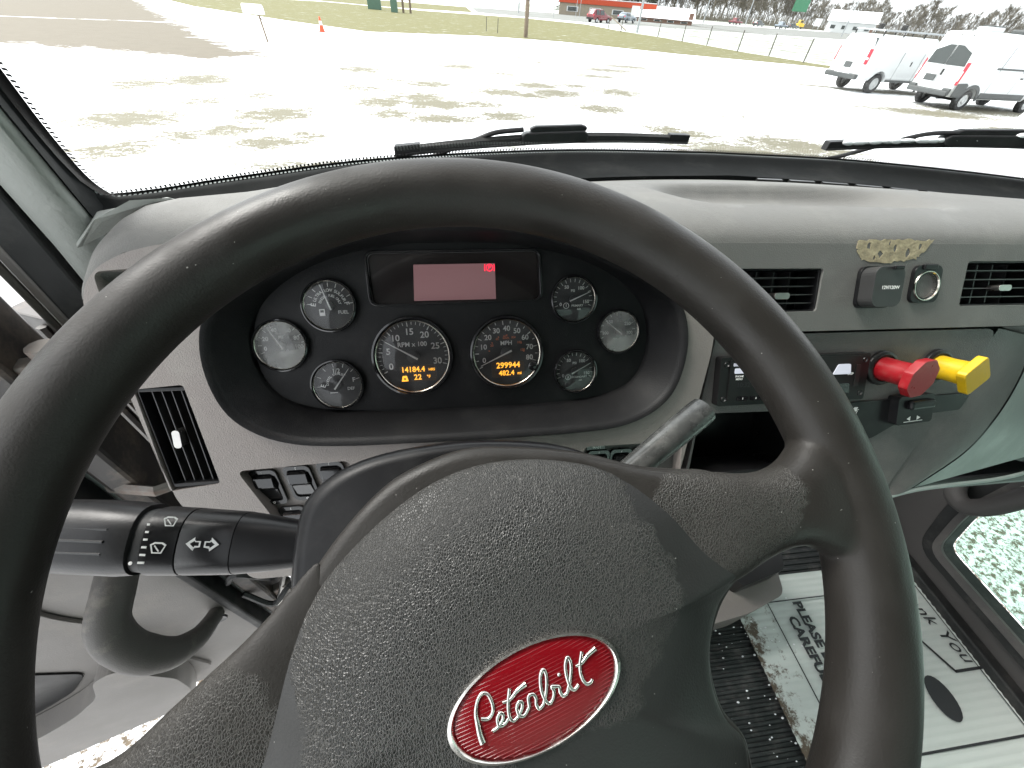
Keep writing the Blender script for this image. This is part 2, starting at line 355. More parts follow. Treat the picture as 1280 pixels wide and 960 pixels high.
# ------------------------------------------------------------------ outdoors: ground
def ground():
    xs = np.concatenate([np.linspace(-900, -60, 8), np.arange(-55, -14, .7), np.arange(-14, 36, .3), np.linspace(38, 900, 9)])
    ys = np.concatenate([np.linspace(-300, -12, 5), np.arange(-8, 62, .3), np.linspace(66, 1600, 10)])
    X, Y = np.meshgrid(xs, ys); nx, ny = len(xs), len(ys)
    rng = np.random.RandomState(3)
    bare = np.zeros_like(X)
    def blob(x, y, rx, ry, a, ang=0):
        k = min(1, max(0, (y-7)/6)) if x < 14 else 0; rx *= 1+.35*k; ry *= 1+2.0*k*min(1.25, y/14); a *= 1.02+.28*k; rx *= 1.15; ry *= 1.2
        c, s = math.cos(ang), math.sin(ang); dx, dy = X-x, Y-y
        u, v = dx*c+dy*s, -dx*s+dy*c
        np.maximum(bare, a*np.exp(-((u/rx)**2+(v/ry)**2)), out=bare)
    for b in [(-5.3, 9.5, .7, .35, .9, .5), (-4.6, 10.0, .8, .35, .9, .6), (-3.6, 9.2, .8, .4, 1, .4), (-3.0, 9.8, .6, .3, .8, .4), (-5.2, 13.6, .5, .35, .7, 0), (-6.2, 12.6, .5, .3, .75, 0),
              (-2.0, 13.6, .7, .3, .9, .2), (-1.0, 14.6, .8, .3, .85, .2), (-1.6, 12.2, .6, .25, .85, 0), (-.3, 11.9, .9, .25, .95, .1), (-.4, 13.7, .9, .25, 1, .1), (.9, 14.0, .6, .25, .8, .1),
              (1.4, 12.5, .7, .25, .9, 0), (2.6, 15.8, .7, .2, .9, 0), (3.6, 16.6, .9, .25, .95, 0), (3.1, 18.0, .9, .25, .9, .1), (4.8, 18.4, .7, .2, .8, 0), (2.1, 20.5, .8, .2, .75, 0),
              (6.5, 21.5, 1.3, .25, .8, 0), (7.7, 24, 1.6, .3, .8, 0), (9.4, 26, 1.6, .3, .8, 0), (5.0, 25.5, 1.0, .25, .7, 0), (3.6, 27, 1.0, .25, .7, 0), (-7.5, 15.6, .8, .4, .9, .3),
              (-8.6, 14.5, .7, .4, .8, .3), (-1.9, 17.5, .6, .2, .7, 0), (-2.8, 15.6, .9, .3, .7, 0), (3.4, 8.4, .6, .3, .8, 0), (1.0, 9.6, .8, .25, .75, 0), (-2.8, 7.8, 1.2, .35, .9, 0), (-1.2, 8.2, 1.0, .3, .8, 0),
              (6.0, 11.5, 1.2, .3, .9, -.5), (7.0, 9.6, 2.0, .7, 1.05, -.3), (8.8, 10.5, 1.6, .6, 1, -.3), (5.5, 8.2, 1.2, .5, .9, -.3), (9.0, 14, .7, .25, .6, 0),
              (18.5, 23.0, 2.2, .5, 1.05, -.2), (21.2, 22.2, 2.8, .7, 1.15, -.1), (16.4, 17.2, 1.6, .5, .9, -.3), (19.2, 16.6, 3.2, 1.1, 1.2, -.15), (23, 18, 3.5, 1.4, 1.2, 0), (-6.8, 10.6, 1.0, .5, 1, .4), (-4.2, 11.6, .9, .4, .95, .3), (-6.0, 8.4, .9, .5, .95, .5), (-.8, 17.0, .8, .25, .85, 0), (1.6, 16.2, .9, .25, .9, .1), (4.6, 14.2, .8, .3, .85, 0), (-3.4, 19.5, 1, .3, .8, 0), (0.4, 22, 1.2, .3, .8, 0), (6.2, 17.4, .9, .3, .85, 0), (20.4, 14.0, 2.6, .5, 1.1, -.1), (23.5, 22.2, 3, 1, 1.1, 0)]:
        blob(*b)
    # asphalt of the side road showing through on the left
    asph = np.zeros_like(X)
    poly = [(-60, 70), (-30, 57.5), (-22, 44), (-15, 33), (-11.5, 27), (-8.2, 23), (-7.0, 20.8), (-9.5, 19.4), (-12, 20.0), (-16, 20.8), (-20, 18), (-60, 14)]
    inside = np.zeros(X.shape, bool); j = len(poly)-1; dist = np.full(X.shape, 1e9)
    for i in range(len(poly)):
        (xi, yi), (xj, yj) = poly[i], poly[j]
        inside ^= ((yi > Y) != (yj > Y)) & (X < (xj-xi)*(Y-yi)/(yj-yi+1e-9)+xi)
        tt = np.clip(((X-xi)*(xj-xi)+(Y-yi)*(yj-yi))/((xj-xi)**2+(yj-yi)**2), 0, 1)
        dist = np.minimum(dist, np.hypot(X-xi-tt*(xj-xi), Y-yi-tt*(yj-yi))); j = i
    asph = np.clip(.5+np.where(inside, dist, -dist)*.28, 0, 1.15)
    # packed snow left in the joint that crosses the road
    jd = np.abs((Y-31)*7-(X+23.5)*3.3)/math.hypot(7, 3.3); asph -= .9*np.exp(-(jd/.22)**2)*(X < -16)
    # trodden, gravelly snow beside the truck
    grav = np.exp(-(((X+.6)/5.2)**2+((Y-.4)/2.6)**2))
    me = bpy.data.meshes.new('snow_lot')
    V = np.stack([X.ravel(), Y.ravel(), np.zeros(X.size)], 1)
    idx = np.arange(nx*ny).reshape(ny, nx)
    F = np.stack([idx[:-1, :-1].ravel(), idx[:-1, 1:].ravel(), idx[1:, 1:].ravel(), idx[1:, :-1].ravel()], 1)
    me.from_pydata(V.tolist(), [], F.tolist())
    for nm, arr in (('bare', bare), ('asph', asph), ('grav', grav)):
        a = me.attributes.new(nm, 'FLOAT', 'POINT'); a.data.foreach_set('value', arr.ravel().astype(np.float32))
    m = bpy.data.materials.new('snowy_gravel_lot'); m.use_nodes = True; n = m.node_tree.nodes; l = m.node_tree.links; b = n['Principled BSDF']; b.inputs['Roughness'].default_value = .8
    tc = n.new('ShaderNodeTexCoord')
    def noise(sc, det=6, rg=.65, st=(1, 1, 1)):
        mp = n.new('ShaderNodeMapping'); mp.inputs['Scale'].default_value = st; l.new(tc.outputs['Object'], mp.inputs[0])
        t = n.new('ShaderNodeTexNoise'); t.inputs['Scale'].default_value = sc; t.inputs['Detail'].default_value = det; t.inputs['Roughness'].default_value = rg; l.new(mp.outputs[0], t.inputs['Vector']); return t.outputs[0]
    def mth(op, a, c):
        q = n.new('ShaderNodeMath'); q.operation = op
        for i, v in enumerate((a, c)):
            if isinstance(v, (int, float)): q.inputs[i].default_value = v
            else: l.new(v, q.inputs[i])
        return q.outputs[0]
    def attr(nm):
        q = n.new('ShaderNodeAttribute'); q.attribute_name = nm; return q.outputs['Fac']
    def ramp(v, a, c):
        q = n.new('ShaderNodeMapRange'); q.inputs[1].default_value = a; q.inputs[2].default_value = c; l.new(v, q.inputs[0]); return q.outputs[0]
    def mix(f, a, c):
        q = n.new('ShaderNodeMix'); q.data_type = 'RGBA'; l.new(f, q.inputs[0])
        for i, v in ((6, a), (7, c)):
            if isinstance(v, tuple): q.inputs[i].default_value = (*v, 1)
            else: l.new(v, q.inputs[i])
        return q.outputs[2]
    nb2 = noise(13, 6, .75, (1, 1.5, 1)); nb = noise(2.6, 9, .72, (1, 1.6, 1)); ng = noise(26, 5, .7)
    mb = ramp(mth('ADD', attr('bare'), mth('ADD', mth('MULTIPLY', mth('SUBTRACT', nb, .5), 2.4), mth('MULTIPLY', mth('SUBTRACT', nb2, .5), 2.6))), .50, .82)
    ma = ramp(mth('ADD', attr('asph'), mth('MULTIPLY', mth('SUBTRACT', noise(.9, 9, .7, (1, 1.3, 1)), .5), 1.5)), .5, .68)
    mg = mth('MULTIPLY', ramp(ng, .47, .56), ramp(attr('grav'), .2, .5))
    snow = mix(noise(.35, 4), (.74, .76, .78), (.9, .91, .92))
    dirt = mix(noise(22, 8, .8), (.088, .080, .052), (.185, .172, .118))
    c = mix(mb, snow, dirt)
    c = mix(mg, c, mix(noise(60, 2), (.05, .042, .032), (.18, .135, .085)))
    c = mix(ma, c, mix(noise(1.5, 8), (.088, .073, .048), (.130, .110, .078)))
    l.new(c, b.inputs['Base Color'])
    bp = n.new('ShaderNodeBump'); bp.inputs['Strength'].default_value = .5; bp.inputs['Distance'].default_value = .04; l.new(noise(7, 8), bp.inputs['Height']); l.new(bp.outputs[0], b.inputs['Normal'])
    o = link('snow_lot', me, m); o['kind'] = 'structure'
ground()

def patchy(name, c1, c2, c3, sc, a, b_, sc2=4, st=(1, 1, 1)):
    m = bpy.data.materials.new(name); m.use_nodes = True; n = m.node_tree.nodes; l = m.node_tree.links; b = n['Principled BSDF']; b.inputs['Roughness'].default_value = .9
    tc = n.new('ShaderNodeTexCoord'); mp = n.new('ShaderNodeMapping'); mp.inputs['Scale'].default_value = st; l.new(tc.outputs['Object'], mp.inputs[0])
    t = n.new('ShaderNodeTexNoise'); t.inputs['Scale'].default_value = sc; t.inputs['Detail'].default_value = 9; t.inputs['Roughness'].default_value = .7; l.new(mp.outputs[0], t.inputs['Vector'])
    t2 = n.new('ShaderNodeTexNoise'); t2.inputs['Scale'].default_value = sc2; t2.inputs['Detail'].default_value = 8; l.new(mp.outputs[0], t2.inputs['Vector'])
    r = n.new('ShaderNodeMapRange'); r.inputs[1].default_value = a; r.inputs[2].default_value = b_; l.new(t.outputs[0], r.inputs[0])
    x = n.new('ShaderNodeMix'); x.data_type = 'RGBA'; l.new(t2.outputs[0], x.inputs[0]); x.inputs[6].default_value = (*c1, 1); x.inputs[7].default_value = (*c2, 1)
    y = n.new('ShaderNodeMix'); y.data_type = 'RGBA'; l.new(r.outputs[0], y.inputs[0]); l.new(x.outputs[2], y.inputs[6]); y.inputs[7].default_value = (*c3, 1)
    l.new(y.outputs[2], b.inputs['Base Color'])
    bp = n.new('ShaderNodeBump'); bp.inputs['Strength'].default_value = .6; bp.inputs['Distance'].default_value = .1; l.new(t2.outputs[0], bp.inputs['Height']); l.new(bp.outputs[0], b.inputs['Normal'])
    return m
def sheet(name, pts, z, m):
    o = link(name, plate(pts, [], z-.002, z), m); o['kind'] = 'structure'; return o
M['verge'] = patchy('winter_grass', (.085, .082, .026), (.16, .15, .055), (.5, .52, .5), .8, .58, .70, 3, (1, 2.2, 1))
M['field'] = patchy('snowy_field', (.12, .135, .085), (.20, .21, .15), (.5, .52, .5), .5, .40, .60, 3, (1, 1.6, 1))
M['road'] = patchy('salted_road', (.14, .145, .135), (.19, .195, .18), (.4, .41, .41), .12, .55, .72, 2, (1, 3, 1))
sheet('grass_verge', [(-40, 75), (-23, 52), (-12.5, 42.5), (-5.65, 37.3), (2.3, 40.7), (8.75, 40.7), (17.1, 36.6), (25.9, 34.1), (30, 31), (36, 27), (37.5, 28.5), (29, 36), (26.8, 43), (25.8, 50), (24.6, 58), (22, 68), (21, 80), (12, 86), (-4, 84), (-20, 90)], .006, M['verge'])
sheet('snowy_field', [(23, 66), (25.5, 55), (27.5, 42), (30, 36), (40, 30), (90, 60), (95, 104), (44, 91), (22, 86)], .004, M['field'])
sheet('highway', [(5, 95), (22, 88), (44, 92), (90, 105), (200, 140), (330, 200), (330, 300), (160, 195), (72, 152), (5, 130)], .010, M['road'])
sheet('far_grass', [(-60, 132), (5, 136), (72, 160), (160, 205), (300, 310), (200, 420), (-60, 300)], .012, M['field'])
sheet('grass_bank', [(-30, 96), (-10, 88), (4, 93), (4, 128), (-30, 128)], .014, M['verge'])

# ------------------------------------------------------------------ outdoors: vehicles
def xsec(y, hb, hm, ht, z0, zm, z1, r=.12):
    pts = [(hb, z0), (hm, z0+.18), (hm, zm), (ht, z1-r*.9), (ht-r*.35, z1-r*.3), (ht-r, z1)]
    full = [(x, y, z) for x, z in pts]+[(-x, y, z) for x, z in reversed(pts)]
    return full
def wheel(parent, x, y, r, wd=.24, name='wheel'):
    t = link(name, lathe([(r*.62, -wd/2), (r*.93, -wd/2), (r, -wd/2+.03), (r, wd/2-.03), (r*.93, wd/2), (r*.62, wd/2)], 28), 'tyre', parent, True)
    t.location = (x, y, r); t.rotation_euler = (0, RAD(90), 0)
    s = 1 if x > 0 else -1
    bm = lathe([(r*.64, .0), (r*.60, .02), (r*.5, -.02), (r*.2, .01), (r*.16, .04)], 28, cap=True)
    for k in range(8):
        a = k*math.pi/4; box(r*.4*math.cos(a), r*.4*math.sin(a), .0, r*.12, r*.12, .05, bm, Matrix.Rotation(a, 3, 'Z'))
    h = link('rim', bm, 'wheel_metal', t); h.location = (0, 0, s*(wd/2-.045)); h.rotation_euler = (0, 0 if s > 0 else math.pi, 0)
    return t
def body_with_arches(name, secs, wheels, r, paint, parent):
    o = link(name, rings_mesh(secs), paint, parent)
    cs = []
    for (x, y) in wheels:
        bm = bmesh.new(); bmesh.ops.create_cone(bm, cap_ends=True, segments=28, radius1=r, radius2=r, depth=.55, matrix=Matrix.Translation((x, y, r*.93)) @ Matrix.Rotation(RAD(90), 4, 'Y'))
        c = link('cutter', bm, None); c.matrix_world = parent.matrix_world; cs.append(c)
    cut(o, cs); bev(o, .05, 3, 30)
    for p in o.data.polygons: p.use_smooth = True
    return o
def quadp(name, pts, m, parent, th=.02, nrm=None):
    P = [Vector(p) for p in pts]; nn = (Vector(nrm) if nrm else (P[1]-P[0]).cross(P[2]-P[0])).normalized()
    bm = bmesh.new(); a = [bm.verts.new(p) for p in P]; b = [bm.verts.new(p+nn*th) for p in P]
    bm.faces.new(b); bm.faces.new(list(reversed(a)))
    for i in range(len(P)): bm.faces.new((a[i], a[(i+1) % len(P)], b[(i+1) % len(P)], b[i]))
    return bev(link(name, bm, m, parent), min(.012, th*.4), 1)

# high-roof white van, rear towards the lot
def highroof_van():
    s = .97
    t = thing('cargo_van', 'white high-roof cargo van with dark rear windows and grey wheel-arch cladding', 'van', at(20.41, 18.56, -.02, RAD(-86.3)) @ Matrix.Scale(s, 4), 'white vans parked across the lot')
    S = [xsec(0.0, .86, .95, .80, .5, 1.35, 2.42), xsec(.1, .90, 1.0, .86, .46, 1.35, 2.5), xsec(1, .92, 1.02, .87, .42, 1.35, 2.54), xsec(3.6, .92, 1.02, .87, .42, 1.35, 2.52), xsec(4.2, .92, 1.0, .82, .42, 1.35, 2.36), xsec(5.0, .9, .96, .70, .42, 1.1, 1.38), xsec(5.6, .8, .88, .6, .45, .8, 1.05)]
    body_with_arches('body', S, [(-.95, 1.0), (.95, 1.0), (-.95, 4.7), (.95, 4.7)], .42, 'white_paint', t)
    for x in (-.86, .86):
        for y in (1.0, 4.7): wheel(t, x, y, .36, .24)
    for sx in (-1, 1):
        quadp('rear_window', [(sx*.025, -.015, 1.46), (sx*.84, .0, 1.46), (sx*.77, .03, 2.10), (sx*.025, .015, 2.10)], 'car_glass', t, .02, (0, -1, 0))
        lamp = quadp('tail_lamp', [(sx*.93, -.02, .86), (sx*.995, .06, .86), (sx*.98, .06, 1.6), (sx*.87, -.01, 1.6)], 'tail', t, .03, (sx*.5, -1, 0))
        quadp('reversing_lens', [(sx*.93, -.045, 1.0), (sx*.975, -.02, 1.0), (sx*.965, -.02, 1.32), (sx*.915, -.045, 1.32)], 'tail_white', lamp, .02, (sx*.5, -1, 0))
        quadp('arch_cladding', [(sx*1.015, .06, .48), (sx*1.015, .06, .92), (sx*1.03, .5, .95), (sx*1.03, .62, .88), (sx*1.03, .54, .55), (sx*1.03, .57, .44)], 'cladding', t, .025, (sx, 0, 0))
        ring = []
        for k in range(13):
            a = math.pi*k/12; ring.append((1.0+.43*math.cos(a), .36+.43*math.sin(a)))
        ring += [(1.0+.54*math.cos(math.pi*k/12), .36+.56*math.sin(math.pi*k/12)) for k in range(12, -1, -1)]
        b = link('arch_trim', plate(ring, [], 0, .03), 'cladding', t)
        b.matrix_local = frame((sx*1.015, 0, 0), (0, 1, 0), (0, 0, 1), (1, 0, 0)) if sx > 0 else frame((-1.045, 0, 0), (0, 1, 0), (0, 0, 1), (1, 0, 0))
        bev(link('sill_cladding', box(sx*1.02, 2.8, .56, .05, 2.5, .2), 'cladding', t), .02)
        bev(link('door_track', box(sx*1.012, 2.3, 1.47, .03, 1.5, .06), 'cladding', t), .01)
        bev(link('mirror', box(sx*1.2, 4.1, 1.55, .16, .12, .34), 'cladding', t), .04)
        bev(link('rear_step', box(sx*.8, -.06, .62, .34, .10, .24), 'cladding', t), .03)
    for sx in (-1, 1):
        for y in (1.75, 3.05, 4.25): bev(link('panel_seam', box(sx*1.016, y, 1.35, .012, .014, 1.6), 'cladding', t), .002)
        bev(link('side_handle', box(sx*1.022, 3.2, 1.2, .02, .16, .05), 'black', t), .006)
    bev(link('rear_bumper', box(0, -.08, .56, 1.86, .16, .18), 'cladding', t), .04)
    bev(link('number_plate_recess', box(-.30, -.012, 1.0, .5, .03, .22), 'cladding', t), .02)
    bev(link('door_handle', box(.10, -.03, 1.22, .07, .04, .22), 'black', t), .015)
    bev(link('door_seam', box(.0, -.006, 1.45, .012, .014, 1.5), 'frit', t), .002)
    for x in (-.55, -.28, -.1, .1, .4): bev(link('marker_lamp', box(x, .0, 2.40, .05, .03, .035), 'frit', t), .006)
    bev(link('roof_vent', box(0.1, 1.0, 2.60, .62, .70, .18), 'white_paint', t), .05)
    bev(link('roof_fan_lid', box(0.1, 1.05, 2.70, .5, .55, .06), 'car_glass', t), .02)
    bev(link('roof_pack', box(0.35, 2.6, 2.60, .5, 1.0, .16), 'cladding', t), .05)
    link('axle', tube([(-.8, 1.0, .34), (.8, 1.0, .34)], .05, 8), 'frit', t); link('exhaust', tube([(.4, .2, .36), (.5, 1.6, .4)], .035, 8), 'frit', t)
highroof_van()

def low_van():
    t = thing('work_van', 'white low-roof work van with ladder rack and tall narrow tail lamps', 'van', at(19.02, 22.13, 0, RAD(-84.7)), 'white vans parked across the lot')
    S = [xsec(0.0, .84, .92, .74, .55, 1.15, 1.98), xsec(.12, .9, .99, .82, .5, 1.15, 2.06), xsec(1.2, .92, 1.0, .84, .45, 1.15, 2.1), xsec(3.6, .92, 1.0, .84, .45, 1.15, 2.08), xsec(4.4, .9, .98, .66, .45, 1.05, 1.35), xsec(5.5, .85, .92, .6, .48, .85, 1.12)]
    body_with_arches('body', S, [(-.95, 1.15), (.95, 1.15), (-.95, 4.6), (.95, 4.6)], .44, 'white_paint', t)
    for x in (-.84, .84):
        for y in (1.15, 4.6): wheel(t, x, y, .37, .24)
    for sx in (-1, 1):
        quadp('corner_pillar', [(sx*.78, .03, 1.3), (sx*.90, .12, 1.3), (sx*.84, .14, 1.98), (sx*.72, .07, 1.98)], 'car_glass', t, .02, (sx*.6, -1, 0))
        lamp = quadp('tail_lamp', [(sx*.86, -.01, 1.05), (sx*.97, .08, 1.05), (sx*.93, .1, 1.6), (sx*.82, .02, 1.6)], 'tail', t, .04, (sx*.6, -1, 0))
        quadp('reversing_lens', [(sx*.865, -.05, 1.22), (sx*.955, .035, 1.22), (sx*.95, .035, 1.3), (sx*.855, -.045, 1.3)], 'tail_white', lamp, .02, (sx*.6, -1, 0))
        bev(link('mirror', box(sx*1.15, 4.0, 1.35, .14, .1, .28), 'black', t), .03)
        link('rack_rail', tube([(sx*.78, .3, 2.24), (sx*.78, 3.9, 2.24)], .03, 8), 'galv', t)
        bev(link('side_handle', box(sx*1.005, 2.6, 1.16, .02, .05, .16), 'black', t), .006)
    for y in (.35, 1.5, 2.7, 3.8): link('rack_bar', tube([(-.78, y, 2.24), (.78, y, 2.24)], .03, 8), 'galv', t)
    for y in (.35, 1.5, 2.7, 3.8):
        for sx in (-.78, .78): link('rack_foot', tube([(sx, y, 2.05), (sx, y, 2.24)], .03, 6), 'black', t)
    for (x, y) in ((.2, .6), (.5, 1.6)): bev(link('rack_clamp', box(x, y, 2.36, .16, .2, .2), 'black', t), .03)
    for sx in (-1, 1):
        for y in (1.9, 3.1): bev(link('panel_seam', box(sx*.998, y, 1.05, .012, .014, 1.0), 'cladding', t), .002)
        bev(link('sill_shadow_strip', box(sx*.985, 2.85, .5, .04, 2.4, .08), 'cladding', t), .01)
    bev(link('rear_bumper', box(0, -.08, .58, 1.84, .2, .2), 'cladding', t), .04)
    bev(link('bumper_snow', box(.05, -.08, .69, .9, .17, .04), 'snow', t), .015)
    bev(link('number_plate', box(.05, -.012, .98, .42, .03, .22), 'cladding', t), .02)
    bev(link('door_seam', box(.0, -.004, 1.3, .012, .014, 1.3), 'frit', t), .002)
low_van()

def small_car(name, label, paint, mw, L=4.6, H=1.65, pickup=False, group=None, cat='car'):
    t = thing(name, label, cat, mw, group)
    if pickup:
        S = [xsec(0, .8, .9, .86, .5, .8, 1.05, .06), xsec(1.6, .84, .95, .9, .45, .85, 1.08, .06), xsec(1.75, .84, .95, .72, .45, .95, H, .1), xsec(3.0, .84, .95, .7, .45, .95, H, .1), xsec(3.7, .84, .95, .78, .45, .9, 1.12, .08), xsec(5.2, .8, .9, .75, .45, .8, 1.0, .08)]; L = 5.2
    else:
        S = [xsec(0, .75, .85, .62, .5, .8, 1.05, .1), xsec(.25, .82, .91, .66, .42, .9, H-.25, .1), xsec(.7, .84, .93, .70, .38, .95, H, .12), xsec(2.2, .84, .93, .70, .36, .95, H, .12), xsec(3.3, .84, .93, .78, .36, .9, 1.08, .08), xsec(L-.1, .8, .88, .72, .38, .75, .92, .08), xsec(L, .7, .78, .65, .45, .7, .8, .05)]
    body_with_arches('body', S, [(-.9, .9), (.9, .9), (-.9, L-1.0), (.9, L-1.0)], .38, paint, t)
    for x in (-.8, .8):
        for y in (.9, L-1.0): wheel(t, x, y, .33, .22)
    y0, y1 = (1.85, 2.9) if pickup else (.55, 2.35)
    for sx in (-1, 1):
        for (a, b) in ((y0, (y0+y1)/2-.04), ((y0+y1)/2+.04, y1+.25)):
            quadp('side_window', [(sx*.925, a, 1.02), (sx*.925, b, 1.02), (sx*.74, b-.2, H-.12), (sx*.74, a+.05, H-.12)], 'car_glass', t, .015, (sx, 0, .4))
        quadp('tail_lamp', [(sx*.6, .02, .85), (sx*.86, .06, .85), (sx*.84, .10, 1.05), (sx*.6, .06, 1.05)], 'tail', t, .03, (0, -1, 0))
    if not pickup: quadp('rear_window', [(-.6, .12, 1.1), (.6, .12, 1.1), (.55, .5, H-.1), (-.55, .5, H-.1)], 'car_glass', t, .02, (0, -1, .4))
    quadp('windscreen', [(-.74, y1+.85, 1.1), (.74, y1+.85, 1.1), (.6, y1+.05, H-.08), (-.6, y1+.05, H-.08)], 'car_glass', t, .02, (0, 1, .6))
    bev(link('bumper', box(0, -.03, .55, 1.6, .14, .25), 'black', t), .04)
    return t
small_car('parked_suv', 'dark red SUV on the road beside the orange-fronted shop', 'suv_red', at(23.8, 88.7, .012, RAD(-58.9)), 4.7, 1.72)
small_car('parked_car', 'silver car half hidden behind the dark red SUV', 'car_grey', at(33.0, 100.0, .012, RAD(-50)), 4.4, 1.5)
small_car('distant_pickup', 'red pickup truck on the far highway before the bare trees', 'suv_red', at(98, 176, .012, RAD(-70)), 5.2, 1.85, True, 'vehicles on the far highway', 'pickup')
small_car('distant_car', 'dark green car on the far highway between two pickups', 'car_dark', at(108, 177, .012, RAD(-65)), 4.6, 1.7, False, 'vehicles on the far highway')
small_car('distant_pickup', 'pale blue pickup truck on the far highway right of a dark car', 'car_grey', at(114, 173, .012, RAD(-68)), 5.2, 1.85, True, 'vehicles on the far highway', 'pickup')
small_car('distant_car', 'dark estate car under the shrubs left of the yellow machine', 'car_dark', at(130, 190, .014, RAD(-80)), 4.6, 1.5, False, 'vehicles on the far highway')

# ------------------------------------------------------------------ outdoors: street furniture and buildings
def mailbox():
    t = thing('mailbox', 'white mailbox on a leaning post by the lot entrance', 'mailbox', at(-8.97, 26.7))
    link('post', tube([(0, 0, 0), (-.06, 0, 1.0)], .045, 8), 'wood', t)
    prof = rrect(0, .16, .30, .30, .02, 3); prof = [(-.22, 0), (.22, 0), (.22, .2)]+[(.22*math.cos(RAD(a)), .2+.16*math.sin(RAD(a))) for a in range(0, 181, 20)]+[(-.22, .2)]
    o = bev(link('box', plate(prof, [], -.42, .42), 'white_paint', t), .01); o.matrix_local = frame((-.25, 0, 1.0), (0, 1, 0), (0, 0, 1), (1, 0, 0))
    link('bracket', tube([(.12, 0, .72), (-.12, 0, 1.0)], .02, 6), 'post', t)
mailbox()
c = thing('traffic_cone', 'orange traffic cone with white collar on the snow by the grass', 'cone', at(-8.12, 34.62))
link('cone_body', lathe([(.16, .03), (.03, .72)], 20, cap=True), 'cone', c, True); bev(link('base', box(0, 0, .016, .38, .38, .03), 'cone', c), .008)
link('collar', lathe([(.108, .33), (.075, .53)], 20), 'white_paint', c, True)
fence_pts = [(21.1, 68.4), (21.3, 63.6), (24.38, 59.0), (24.7, 52.9), (25.7, 49.2), (25.9, 43.6), (27.4, 41.0), (27.6, 36.6), (30.8, 33.5), (34, 31)]
FL = ['fence post with diagonal brace left of the tall lamp pole', 'slanting braced fence post right of the first one', 'thin dark fence post nearest the lamp pole', 'thin dark fence post, second beyond the lamp pole', 'thin dark fence post midway along the snowy field', 'thin dark fence post fourth along the grass edge', 'thin dark fence post, second before the white work van', 'thin dark fence post beside the white work van', 'fence post hidden behind the work van roof', 'last fence post behind the white vans']
for i, (x, y) in enumerate(fence_pts[:8]):
    o = link('fence_post', tube([(0, 0, 0), (random.uniform(-.04, .04), 0, 1.45)], .05, 8), 'post'); o.location = (x, y, 0); tag(o, FL[i], 'post', 'fence posts along the grass verge')
br = link('fence_brace', tube([(21.1, 68.4, 1.3), (21.9, 63.6, .2)], .05, 8), 'wood'); tag(br, 'diagonal timber brace between the first two fence posts', 'brace')
bm = bmesh.new()
for hgt in (.5, .9, 1.3):
    tube([(x, y, hgt) for x, y in fence_pts[1:8]], .008, 4, bm)
tag(link('fence_wire', bm, 'post'), 'thin fence wires strung between the dark posts', 'wire')
def pole(x, y, h, r, label, m='galv', name='pole', group='poles beside the highway', lean=0):
    o = link(name, tube([(0, 0, 0), (lean*.5, 0, h*.5), (lean, 0, h)], [r, r*.85, r*.7], 10), m); o.location = (x, y, 0); return tag(o, label, 'pole', group)
t = thing('lamp_pole', 'tall grey steel pole with white sign at the braced fence', 'pole', at(23.9, 64.95), 'poles beside the highway')
link('shaft', tube([(0, 0, 0), (0, 0, 8)], [.16, .1], 10), 'galv', t); bev(link('sign_plate', box(-.75, 0, 3.75, .5, .04, 1.2), 'white_paint', t), .01)
t = thing('utility_pole', 'timber pole with black sleeve standing at the lot edge', 'pole', at(6.18, 42.43))
link('shaft', tube([(0, 0, 0), (0, 0, 2.2)], .17, 10), 'wood', t); link('sleeve', tube([(0, 0, 2.2), (0, 0, 6)], .2, 10), 'post', t)
for (x, y, h, lb) in ((61, 140, 12, 'white pole before the bare trees left of the red pickup'), (73, 146, 12, 'pale leaning pole above the red pickup'), (98, 166, 12, 'pale pole between the two distant cars'), (104, 128, 12, 'tall grey pole rising behind the white work van'), (51, 128, 9, 'thick white pole right of the small green street sign'), (14.5, 112, 9, 'slim white pole left of the orange shop')):
    pole(x, y, h, .16, lb)
def sign(x, y, h, pts, m, label, name='road_sign', txt=None, legs=(-.4, .4), th=.05, rz=0):
    t = thing(name, label, 'sign', at(x, y, 0, rz))
    b = link('sign_face', plate(pts, [], -th/2, th/2), m, t); b.matrix_local = frame((0, 0, h), (1, 0, 0), (0, 0, 1), (0, -1, 0))
    for q in legs: link('sign_post', tube([(q, .05, 0), (q, .05, h+.2)], .05, 6), 'galv', t)
    if txt:
        o = text(txt, .5, 0, 0, 0, 'white', t); o.matrix_local = frame((0, -th/2-.004, h), (1, 0, 0), (0, 0, 1), (0, -1, 0))
    return t
sign(136, 196, 6.6, rrect(0, 0, 5.2, 3.4, .2), 'sign_green', 'large green highway sign before the bare trees', rz=RAD(-35), legs=(-2, 2))
sign(52.5, 128, 4.7, rrect(0, 0, 1.9, .5, .05), 'sign_green', 'small green street name sign near the snowy roof', legs=(0,))
sign(27.5, 113, 4.9, rrect(0, 0, 1.9, 1.7, .1), 'sign_lime', 'lime green square sign standing before the orange shop', legs=(-.4, .4))
sign(19.9, 101, 3.6, [(.45*math.cos(RAD(22.5+45*k)), .45*math.sin(RAD(22.5+45*k))) for k in range(8)], 'sign_red', 'red octagonal stop sign in front of the orange shop', legs=(0,))
sign(31.0, 87, 1.9, rrect(0, 0, 1.4, 1.2, .05), 'white_paint', 'cream board sign right behind the red SUV', legs=(-.5, .5))
